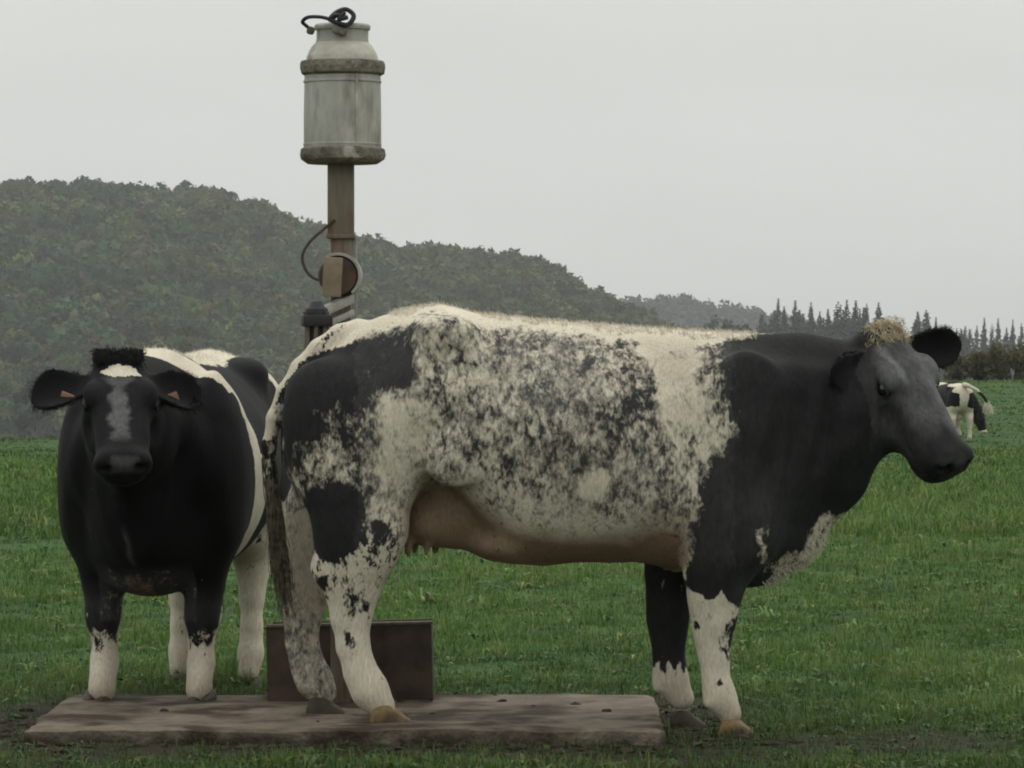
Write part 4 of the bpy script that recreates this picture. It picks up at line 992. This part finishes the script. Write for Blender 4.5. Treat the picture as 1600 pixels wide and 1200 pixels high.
    for s, b, d, nn, le in ears:
        d = np.array(d) / np.linalg.norm(d); nv = np.array(nn, float); nv -= d * (nv @ d); nv /= np.linalg.norm(nv); bb = np.cross(nv, d)
        n = 260; t = r.random(n); sg = r.choice([-1, 1], n); w = (.084 if s > 0 else .072) * (.38 + 1.58 * t * (1 - t) ** .55) * np.sqrt(np.clip(1.02 - t ** 6, 0, 1)) * .93
        rt = b + np.outer(t * le * .96, d) + (sg * w)[:, None] * bb + (5 * w * w - .02 * t)[:, None] * nv
        hair('ear_fringe', rt, sg[:, None] * bb * .8 + d * .6, .02, .0011, M_hblack, body, 4, 0, .1, .35, 7 + s)
    mb = MB(); mb.box((0, 0, 0), (.05, .006, .055), None, .002); o = mb.build('ear_tag', M_tagmat, body)
    o.location = tuple(ears[0][1] + .045 * np.array([.8, .38, .1]) + np.array([0.015, -.03, -.07])); o.rotation_euler = (.2, .25, .35)
    return body
roan_cow()

# ---- generic standing cow in its own frame (x ahead, y to its left); used for the black cow and the two far ones
def body_field(h, neck, head, legs_shift=(0, 0, 0, 0), tail=None, hz=(0, 0, 0, 0), ears=None, wide=1.0, hs=1.0, hy=.20, wl=1.0):
    f = Field((-1.35, -.62, -.03), (1.45, .62, 1.70), h)
    st = [(-.98, 1.18, .98, .05, 0), (-.93, 1.33, .88, .14, 0), (-.84, 1.38, .78, .215, 0), (-.72, 1.405, .72, .265, 0), (-.55, 1.415, .68, .30, 0), (-.40, 1.405, .62, .315, 0), (-.2, 1.39, .55, .36, 0), (.05, 1.39, .52, .385, 0), (.25, 1.39, .52, .375, 0), (.42, 1.40, .50, .34, 0), (.56, 1.40, .52, .30, 0), (.68, 1.36, .58, .25, 0), (.76, 1.28, .66, .18, 0), (.82, 1.15, .76, .06, 0)]
    st = [(a, b, c, d * wide, e) for a, b, c, d, e in st]
    f.loft(st, k=.01, e=2.25, narrow=.32)
    for s in (-1, 1):
        f.ell((-.74, .17 * s * wide, 1.03), (.19, .13, .30), None, .09); f.ell((-.62, .2 * s * wide, .85), (.2, .10, .18), None, .09)
        f.ell((-.45, .19 * s * wide, 1.315), (.10, .07, .06), None, .12)
        f.ell((.50, .23 * s * wide, 1.0), (.20, .085, .34), None, .10); f.ell((.53, .215 * s * wide, .74), (.15, .095, .16), None, .09)
        f.ell((-.28, .40 * s * wide, 1.2), (.13, .05, .11), None, .1, True)
    f.ell((.66, 0, .72), (.16, .15, .15), None, .10)
    for s in (-1, 1): f.ell((.70, .20 * s * wide, .98), (.10, .085, .16), None, .05); f.ell((.5, 0, .58), (.18, .15, .09), None, .08)
    f.ell((-.45, 0, .62), (.18, .14, .11), None, .06)
    f.chain(neck, .8, .09)
    def leg(rows, y, sy, k=.035): f.chain([(x, y + dy, z, r) for (x, z, r, dy) in rows], sy, k)
    for i, s in enumerate((1, -1)):
        dx, dz = legs_shift[i], hz[i]
        leg([(.52, .72, .135, .02 * s), (.50 + .3 * dx, .60, .112, 0), (.50 + .5 * dx, .50, .085, 0), (.50 + .6 * dx, .40, .076, -.005 * s), (.505 + .7 * dx, .35, .064, -.005 * s), (.50 + .8 * dx, .29, .047, -.01 * s), (.50 + .9 * dx, .20 + dz, .043, -.012 * s), (.505 + dx, .135 + dz, .057, -.012 * s), (.54 + dx, .07 + dz, .05, -.012 * s)] + ([(.550 + dx, .035 + dz, .060, -.012 * s)] if dz > 0 else []), .195 * s * wide, .86)
        f.ell((.535 + .6 * legs_shift[i], .19 * s * wide, .385), (.045, .058, .07), None, .03)
        dx, dz = legs_shift[2 + i], hz[2 + i]
        leg([(-.62, .80, .17, 0), (-.66 + .3 * dx, .66, .13, 0), (-.72 + .5 * dx, .56, .095, 0), (-.725 + .6 * dx, .48, .078, 0), (-.72 + .8 * dx, .38, .060, 0), (-.71 + .9 * dx, .25 + dz, .052, 0), (-.70 + dx, .14 + dz, .060, 0), (-.66 + dx, .07 + dz, .052, 0)], hy * s * wide, .78)
        f.ell((-.80 + .5 * dx, hy * s * wide, .575), (.03, .03, .045), None, .04)
    if tail: f.chain(tail, 1, .02)
    O, R = head; W_ = build_head(f, O, R, hs, wl)
    for (b, d, nn, L, Wd) in ears(W_, R): f.ear(b, d, nn, L, Wd)
    return f, W_

def black_cow():
    # stands behind the slab's back edge, facing the camera, rump swung to the right
    ya = math.radians(16); R = head_frame((.70 * math.cos(ya), .70 * math.sin(ya), -.71), (-math.sin(ya), math.cos(ya), .02)); O = np.array((1.00, -.02, 1.372))
    ears = lambda W_, R: [(W_(.055, .100, -.075), R @ np.array((.20, .97, -.20)), R @ np.array((.1, -.1, .95)), .225, .090), (W_(.055, -.100, -.075), R @ np.array((.14, -.98, -.16)), R @ np.array((.1, .1, .95)), .235, .092)]
    neck = [(.45, 0, 1.12, .27), (.72, 0, 1.10, .24), (.90, 0, 1.10, .18), (.97, -.01, 1.17, .13)]
    f, W_ = body_field(.0098, neck, (O, R), (.0, .02, .05, -.02), [(-.90, 0, 1.28, .045), (-.99, 0, 1.18, .035), (-1.02, 0, .95, .028), (-1.02, 0, .72, .022)], (.06, .06, .0, .0), ears, 1.04, .92, .15, 1.19)
    f.ell((.60, 0, .66), (.20, .20, .16), None, .10)
    f.chain([(.98, 0, 1.0, .05), (.86, 0, .84, .055), (.80, 0, .68, .05), (.70, 0, .56, .04)], .8, .07)
    for s in (-1, 1): f.ell((.76, .135 * s, .98), (.07, .028, .22), None, .07, True)
    for s in (-1, 1): f.ell((.48, .27 * s, .95), (.2, .09, .28), None, .1); f.ell((.74, 0, .86), (.12, .16, .22), None, .1)
    f.wrinkle(.003, 5); V, F = f.mesh()
    x, y, z = V.T
    m = np.full(len(V), 1.3); G = np.full(len(V), .0); B = np.full(len(V), .12)
    wob = .02 * fbm(x + y, z, 91, 3, 12)
    # white girth band behind the withers and down the flank, white topline of the loin
    ax = np.interp(z, [.5, .9, 1.2, 1.42], [.16, .29, .40, .56])
    band = sstep(.105, .07, np.abs(x - ax + wob) - .03 * (z > 1.25)) * (z > .5) * (y > -.06)
    m = m * (1 - band) - .15 * band
    loin = sstep(.16, .10, np.abs(y) + wob * 1.5 + .0) * (x < .36) * (z > 1.2) * (x > -.85); loin2 = sstep(-.62, -.72, x + wob) * sstep(1.05, 1.15, z)
    wv = np.maximum(loin, loin2); m = m * (1 - wv) - .15 * wv
    # belly keel pale and soiled
    keel = sstep(.585, .50, z + 1.6 * wob) * (np.abs(y) < .19) * (z > .36) * (x > .2); m = m * (1 - keel) + .62 * keel; B = B + .85 * keel; G = G + .25 * keel
    strk = np.exp(-((y + .01 + 1.5 * wob) / .010) ** 2) * sstep(.57, .61, z) * sstep(.77, .70, z) * (x > .5); G = G + .3 * strk  # thin grey highlight painted down the dewlap
    fl = (x > .3) & (z < .56) & (np.abs(y) > .05); hl = (x < -.4) & (z < .86) & (np.abs(y) > .05)
    kz = np.interp(z, [.1, .22, .27, .32, .36, .40, .48], [-.1, -.05, .25, .8, 1.1, 1.2, 1.3])
    inner = np.where(y > 0, y < .17, y > -.17)
    m = np.where(fl, np.clip(kz + 1.2 * wob * 5 - .9 * sstep(.535, .50, x) * (z < .42), -.1, 1.3), m); G = np.where(fl, np.maximum(G, .12 * sstep(.25, .30, z) * sstep(.52, .40, z + wob)), G)
    m = np.where(hl, np.where(z < .80 + wob * 3, -.05 + .35 * sstep(.45, .7, z), m), m); B = np.where(fl | hl, .12 + .25 * sstep(.2, .08, z) + .3 * sstep(.5, .7, z) * hl, B)
    q = (V - O) @ R / .92; q[:, 1] /= 1.12; hh, ll, uu = q.T
    ish = (np.abs(ll) < .15) & (hh > -.09) & (hh < .6) & (uu > -.31) & (uu < .09) & (x > .85)
    m = np.where(ish, 1.3, m)
    jag = .012 * fbm(hh * 1, ll, 93, 3, 60)
    star = ish & (hh > .035 + jag) & (hh < .105 + jag - .02 * np.abs(ll / .06)) & (np.abs(ll - .005) < .06 + jag) & (uu > -.05); m = np.where(star, -.15, m)
    bw = np.interp(hh, [.10, .16, .22, .40], [.050, .026, .024, .034]) * (1 + .35 * fbm(hh, ll, 94, 3, 25))
    blz = ish * sstep(bw + .014, bw - .006, np.abs(ll + .006) + jag) * (uu > -.05) * sstep(.07, .12, hh) * sstep(.46, .40, hh)
    G = np.where(ish, np.maximum(.03, blz * (.42 + .3 * sstep(.14, .22, hh) - .25 * sstep(.32, .42, hh))), G)
    pad = ish * sstep(.515, .53, hh) * sstep(.058, .04, np.abs(ll + jag)) * sstep(-.075, -.055, uu); G = G + .33 * pad
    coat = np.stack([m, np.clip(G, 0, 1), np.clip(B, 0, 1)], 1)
    rz = math.radians(-90 - 7.5); fx = Vector((math.cos(rz), math.sin(rz)))
    p0 = P(238, 1090, 15.24); p0 = Vector((p0.x, p0.y)) - .52 * fx
    zb = float(zg(p0.x, p0.y)) - .01
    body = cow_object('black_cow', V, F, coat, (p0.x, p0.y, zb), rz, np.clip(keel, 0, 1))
    tag(body, 'black cow with white star and white girth band, facing the camera at the slab edge', 'cow', 'cows in the pasture')
    add_eyes(W_, R, body, .95)
    top = SLAB['top'] - zb
    for (hx, hy, hzv, mt) in ((.545, .195 * 1.06, top, M_hoofdark), (.565, -.195 * 1.06, top, M_hoofdark), (-.60, .159, 0.012, M_hoofdark), (-.67, -.159, .012, M_hoofdark)):
        hoof(body, (hx, hy, hzv), (1, .03), mt, .135, .034, .056)
    r = np.random.default_rng(13); n = 1500
    rt = np.stack([W_(*q) for q in np.stack([r.uniform(-.06, .015, n), r.uniform(-.085, .085, n), r.uniform(-.01, .016, n)], 1)])
    hair('poll_tuft', rt, np.tile((.25, 0, .8), (n, 1)), .014 + .018 * (.5 + .5 * np.sin(rt[:, 1] * 95 + 1.0)), .0017, M_hblack, body, 6, .006, .45, .65, 12)
    for i, (b, d, nn, L, Wd) in enumerate(ears(W_, R)):
        d = np.array(d) / np.linalg.norm(d); nv = np.array(nn, float); nv -= d * (nv @ d); nv /= np.linalg.norm(nv); bb = np.cross(nv, d)
        n = 320; t = r.random(n); sg = r.choice([-1, 1], n); w = Wd * (.38 + 1.58 * t * (1 - t) ** .55) * np.sqrt(np.clip(1.02 - t ** 6, 0, 1)) * .93
        rt = b + np.outer(t * L * .98, d) + (sg * w)[:, None] * bb + (5 * w * w - .02 * t)[:, None] * nv
        hair('ear_fringe', rt, sg[:, None] * bb * .7 + d * .6, .025, .0012, M_hblack, body, 4, 0, .1, .35, 17 + i)
        mb = MB(); mb.box((0, 0, 0), (.055, .006, .045), None, .012); o = mb.build('ear_tag', M_tagmat, body)
        c = b + d * .085 + nv * .036 + np.array([0, 0, -.055]); o.location = tuple(c); o.rotation_euler = (0.15, (.35 if i == 0 else -.35) * -1, math.radians(90) + (.25 if i == 0 else -.2))
    k = np.where((np.abs(y) < .12) & (z > 1.34) & (x < .55) & (x > -.85))[0]; k = r.choice(k, 1500)
    hair('back_hair', V[k], np.tile((-.6, 0, .45), (len(k), 1)), .018, .001, M_hcream, body, 4, 0, .1, .3, 21)
    return body
black_cow()

def far_cow(name, loc_, rz, head, neck, ears, label, style, tail):
    f, W_ = body_field(.02, neck, head, (.05, -.05, .04, -.06), tail, (0, 0, 0, 0), ears, 1.0, 1.0)
    V, F = f.mesh(); x, y, z = V.T
    wob = .05 * fbm(x + y, z + .5 * y, 95 + style, 3, 6)
    if style == 0:
        m = np.where(z > 1.36 + wob, -.1, 1.2); m = np.where(z < .86 + wob, -.05, m); m = np.where((x < -.85) & (z < 1.3), np.where(np.abs(y) < .10 + wob, -.1, m), m); m = np.where(x > .75, 1.2, m)
        m = np.where((x < -.80) & (z > 1.15 + .2 * np.abs(y)), -.1, m)
    else:
        m = np.where((z < .55 + wob) & (x < .85), -.05, 1.2); m = np.where((z > 1.2) & (x < 0), -.1, m)
        O, R = head; q = (V - O) @ R; m = np.where((q[:, 0] > .47) & (x > .8), -.1, m)
    coat = np.stack([m, np.full(len(V), .02), np.full(len(V), .12)], 1)
    body = cow_object(name, V, F, coat, loc_, rz); tag(body, label, 'cow', 'cows in the pasture')
    for (hx, hy) in ((.59, .195), (.49, -.195), (-.60, .2), (-.70, -.2)): hoof(body, (hx, hy, .0), (1, 0), M_hoofdark)
    add_eyes(W_, R if style else head[1], body)
    return body, V
d3 = 92.0; X3 = (1497 - 800) * d3 / F_PX
R3 = head_frame((.6, 0, -.8), (0, 1, 0))
earsF = lambda W_, R: [(W_(.055, .10, -.075), R @ np.array((.2, .95, -.1)), R @ np.array((.1, -.2, .95)), .2, .09), (W_(.055, -.10, -.075), R @ np.array((.2, -.95, -.1)), R @ np.array((.1, .2, .95)), .2, .09)]
b3, V3 = far_cow('distant_cow', (X3 - .12, d3 + .55, float(zg(X3 - .12, d3)) - .02), math.radians(104), (np.array((1.12, 0, 1.42)), R3), [(.45, 0, 1.12, .26), (.8, 0, 1.2, .2), (1.0, 0, 1.28, .14)], earsF,
        'small far black and white cow seen from behind, its pale tail swinging out', 0,
        [(-.92, 0, 1.38, .06), (-1.0, -.06, 1.36, .05), (-1.08, -.25, 1.26, .04), (-1.14, -.42, 1.08, .035), (-1.17, -.50, .92, .035)])
r = np.random.default_rng(4); n = 160
hair('tail_switch', np.array([-1.16, -.48, .95]) + r.normal(0, .02, (n, 3)), np.tile((-.03, -.12, -.5), (n, 1)), .28, .008, M_hcream, b3, 5, .01, .0, .12, 3)
X4 = (1539 - 800) * 97 / F_PX; R4 = head_frame((.22, 0, -.97), (0, 1, 0))
far_cow('grazing_cow', (X4 - 1.22, 97.2, float(zg(X4 - 1.2, 97)) - .02), math.radians(-22), (np.array((1.22, 0, .66)), R4), [(.5, 0, 1.08, .26), (.85, 0, .92, .2), (1.1, 0, .68, .13)], earsF,
        'small far cow with its black face lowered to graze, half hidden behind the tail-swinging cow', 1, [(-.92, 0, 1.36, .04), (-1.03, 0, 1.2, .03), (-1.05, 0, .8, .022)])

# ------------------------------------------------------------------ grass, clods, stray wisps
def grass(n, d0, d1, hmin, hmax, wmm, name, label, per=14, seed=1, pw=1.0, broad=False, spread=.035):
    r = np.random.default_rng(seed)
    nt_ = n // per; u = r.random(nt_); D = (d0 ** -pw + u * (d1 ** -pw - d0 ** -pw)) ** (-1 / pw)   # denser near the camera
    X = (r.uniform(-.62, .62, nt_) * 1600 / F_PX) * D
    cl = .75 * fbm(X, D, 101, 4, 1.5) * sstep(45, 20, D) + fbm(X, D * .3, 102, 3, .4) * sstep(16, 45, D) + .35 * fbm(X, D, 103, 2, 6.)
    th = np.exp(r.normal(0, .38, nt_)); tcol = r.normal(0, .24, nt_); yel = r.normal(0, 1, nt_)
    k = np.repeat(np.arange(nt_), per); n = len(k)
    sc = np.maximum(1, D / 20)[k]
    ox, oy = r.normal(0, spread, n) * sc, r.normal(0, spread, n) * sc
    X, D, cl, th, tcol, yel = X[k] + ox, D[k] + oy, cl[k], th[k], tcol[k], yel[k]
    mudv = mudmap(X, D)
    ins = (X > SLAB['x0'] - .01) & (X < SLAB['x1'] + .01) & (D > SLAB['y0'] - .012) & (D < SLAB['y1'] + .01)
    keep = ~ins & (r.random(n) > mudv * .66) & (cl + r.normal(0, .35, n) > -.85)
    X, D, cl, mudv, th, tcol, yel, ox, oy = [q[keep] for q in (X, D, cl, mudv, th, tcol, yel, ox, oy)]; n = len(X)
    Z = zg(X, D)
    H = r.uniform(hmin, hmax, n) * th * np.clip(1 + .65 * cl, .3, 2.0) * (1 - .5 * mudv); W = wmm * r.uniform(.7, 1.4, n) * np.maximum(1, D / 18)
    a = np.arctan2(oy, ox) + r.normal(0, .7, n); dx, dy = np.cos(a), np.sin(a); lean = r.uniform(.25, 1.1, n) if not broad else r.uniform(1.1, 2.2, n)
    sx, sy = -dy, dx
    base = np.stack([X, D, Z - .006], 1); d = np.stack([dx, dy, 0 * dx], 1); s = np.stack([sx, sy, 0 * sx], 1); up = np.array([0, 0, 1.])
    mid = base + up * (H * .6)[:, None] + d * (H * lean * .3)[:, None]; tip = base + up * (H * np.maximum(.25, 1 - .3 * lean))[:, None] + d * (H * lean * .85)[:, None]
    bw = W * (.5 if not broad else .3); mw = W * (.42 if not broad else 1.0)
    V = np.stack([base - s * bw[:, None], base + s * bw[:, None], mid + s * mw[:, None], mid - s * mw[:, None], tip], 1).reshape(-1, 3)
    i = np.arange(n) * 5
    F = [np.stack([i, i + 1, i + 2, i + 3], 1), np.stack([i + 3, i + 2, i + 4], 1)]
    c0 = np.array([.026, .072, .017]); c1 = np.array([.120, .208, .044]); dry = np.array([.19, .17, .085]); lime = np.array([.19, .225, .065])
    t = np.clip(.46 + .42 * cl + tcol + r.normal(0, .16, n), 0, 1)[:, None]; C = c0 * (1 - t) + c1 * t
    C = np.where((yel + .5 * cl > 1.3)[:, None], lime * r.uniform(.6, 1.1, (n, 1)), C)
    dr = (r.random(n) < .03 + .12 * mudv)[:, None]; C = np.where(dr, dry * r.uniform(.4, 1, (n, 1)), C)
    C = C * (1 - .45 * mudv[:, None])  # blades darkened in the muddy zone, painting in mud and shade together
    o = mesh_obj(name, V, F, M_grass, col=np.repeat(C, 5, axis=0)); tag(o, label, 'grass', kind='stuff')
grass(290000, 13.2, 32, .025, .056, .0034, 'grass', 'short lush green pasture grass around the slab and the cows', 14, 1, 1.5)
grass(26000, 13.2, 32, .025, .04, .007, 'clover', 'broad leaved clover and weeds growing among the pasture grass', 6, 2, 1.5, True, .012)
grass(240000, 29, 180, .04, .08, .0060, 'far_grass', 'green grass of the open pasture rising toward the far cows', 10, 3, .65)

def clods(n, seed):
    r = np.random.default_rng(seed); mb = MB()
    for k in range(n):
        if k % 3 == 0: x, y = r.uniform(SLAB['x0'], SLAB['x1']), SLAB['y0'] - abs(r.normal(0, .10)) - .02
        elif k % 3 == 1 and k < 45: x, y = r.uniform(SLAB['x0'], SLAB['x1']), r.uniform(SLAB['y0'] + .02, SLAB['y1'] - .02)
        else: x, y = (SLAB['x1'] + abs(r.normal(0, .3)) if r.random() < .6 else SLAB['x0'] - abs(r.normal(0, .2))), r.uniform(13.9, 15.4)
        ins = SLAB['x0'] < x < SLAB['x1'] and SLAB['y0'] < y < SLAB['y1']
        z = SLAB['top'] if ins else float(zg(x, y)); s = .0035 + .017 * r.random() ** 2.5 if ins else r.uniform(.008, .022)
        v = []; nl = 6
        for (t, rr) in ((0, .8), (.35, 1.0), (.75, .7), (1.0, .2)):
            for q in range(nl):
                a = q * 6.283 / nl + t; v.append((x + s * rr * math.cos(a) * r.uniform(.7, 1.4) * 1.4, y + s * rr * math.sin(a) * r.uniform(.7, 1.4) * 1.2, z - .002 + s * t * r.uniform(.6, 1)))
        fc = [(i * nl + q, i * nl + (q + 1) % nl, (i + 1) * nl + (q + 1) % nl, (i + 1) * nl + q) for i in range(3) for q in range(nl)] + [tuple(3 * nl + q for q in range(nl))]
        mb.add(v, fc)
    o = mb.build('dirt', M_dirt, None, True, 80); tag(o, 'dark soil clods and droppings scattered on and around the slab', 'dirt', kind='stuff')
clods(190, 9)

# ------------------------------------------------------------------ the misty air
hz = MB().box((0, 1450, 68), (2400, 3500, 230)).build('haze', None, None, False)
hz.data.materials.clear(); mh = bpy.data.materials.new('misty_air'); mh.use_nodes = True; t = mh.node_tree; t.nodes.clear()
oo = N(t, 'ShaderNodeOutputMaterial'); pv = N(t, 'ShaderNodeVolumePrincipled'); pv.inputs['Color'].default_value = (.93, .96, .97, 1); pv.inputs['Density'].default_value = .00013; pv.inputs['Anisotropy'].default_value = .2
t.links.new(pv.outputs[0], oo.inputs['Volume']); hz.data.materials.append(mh); tag(hz, kind='stuff')
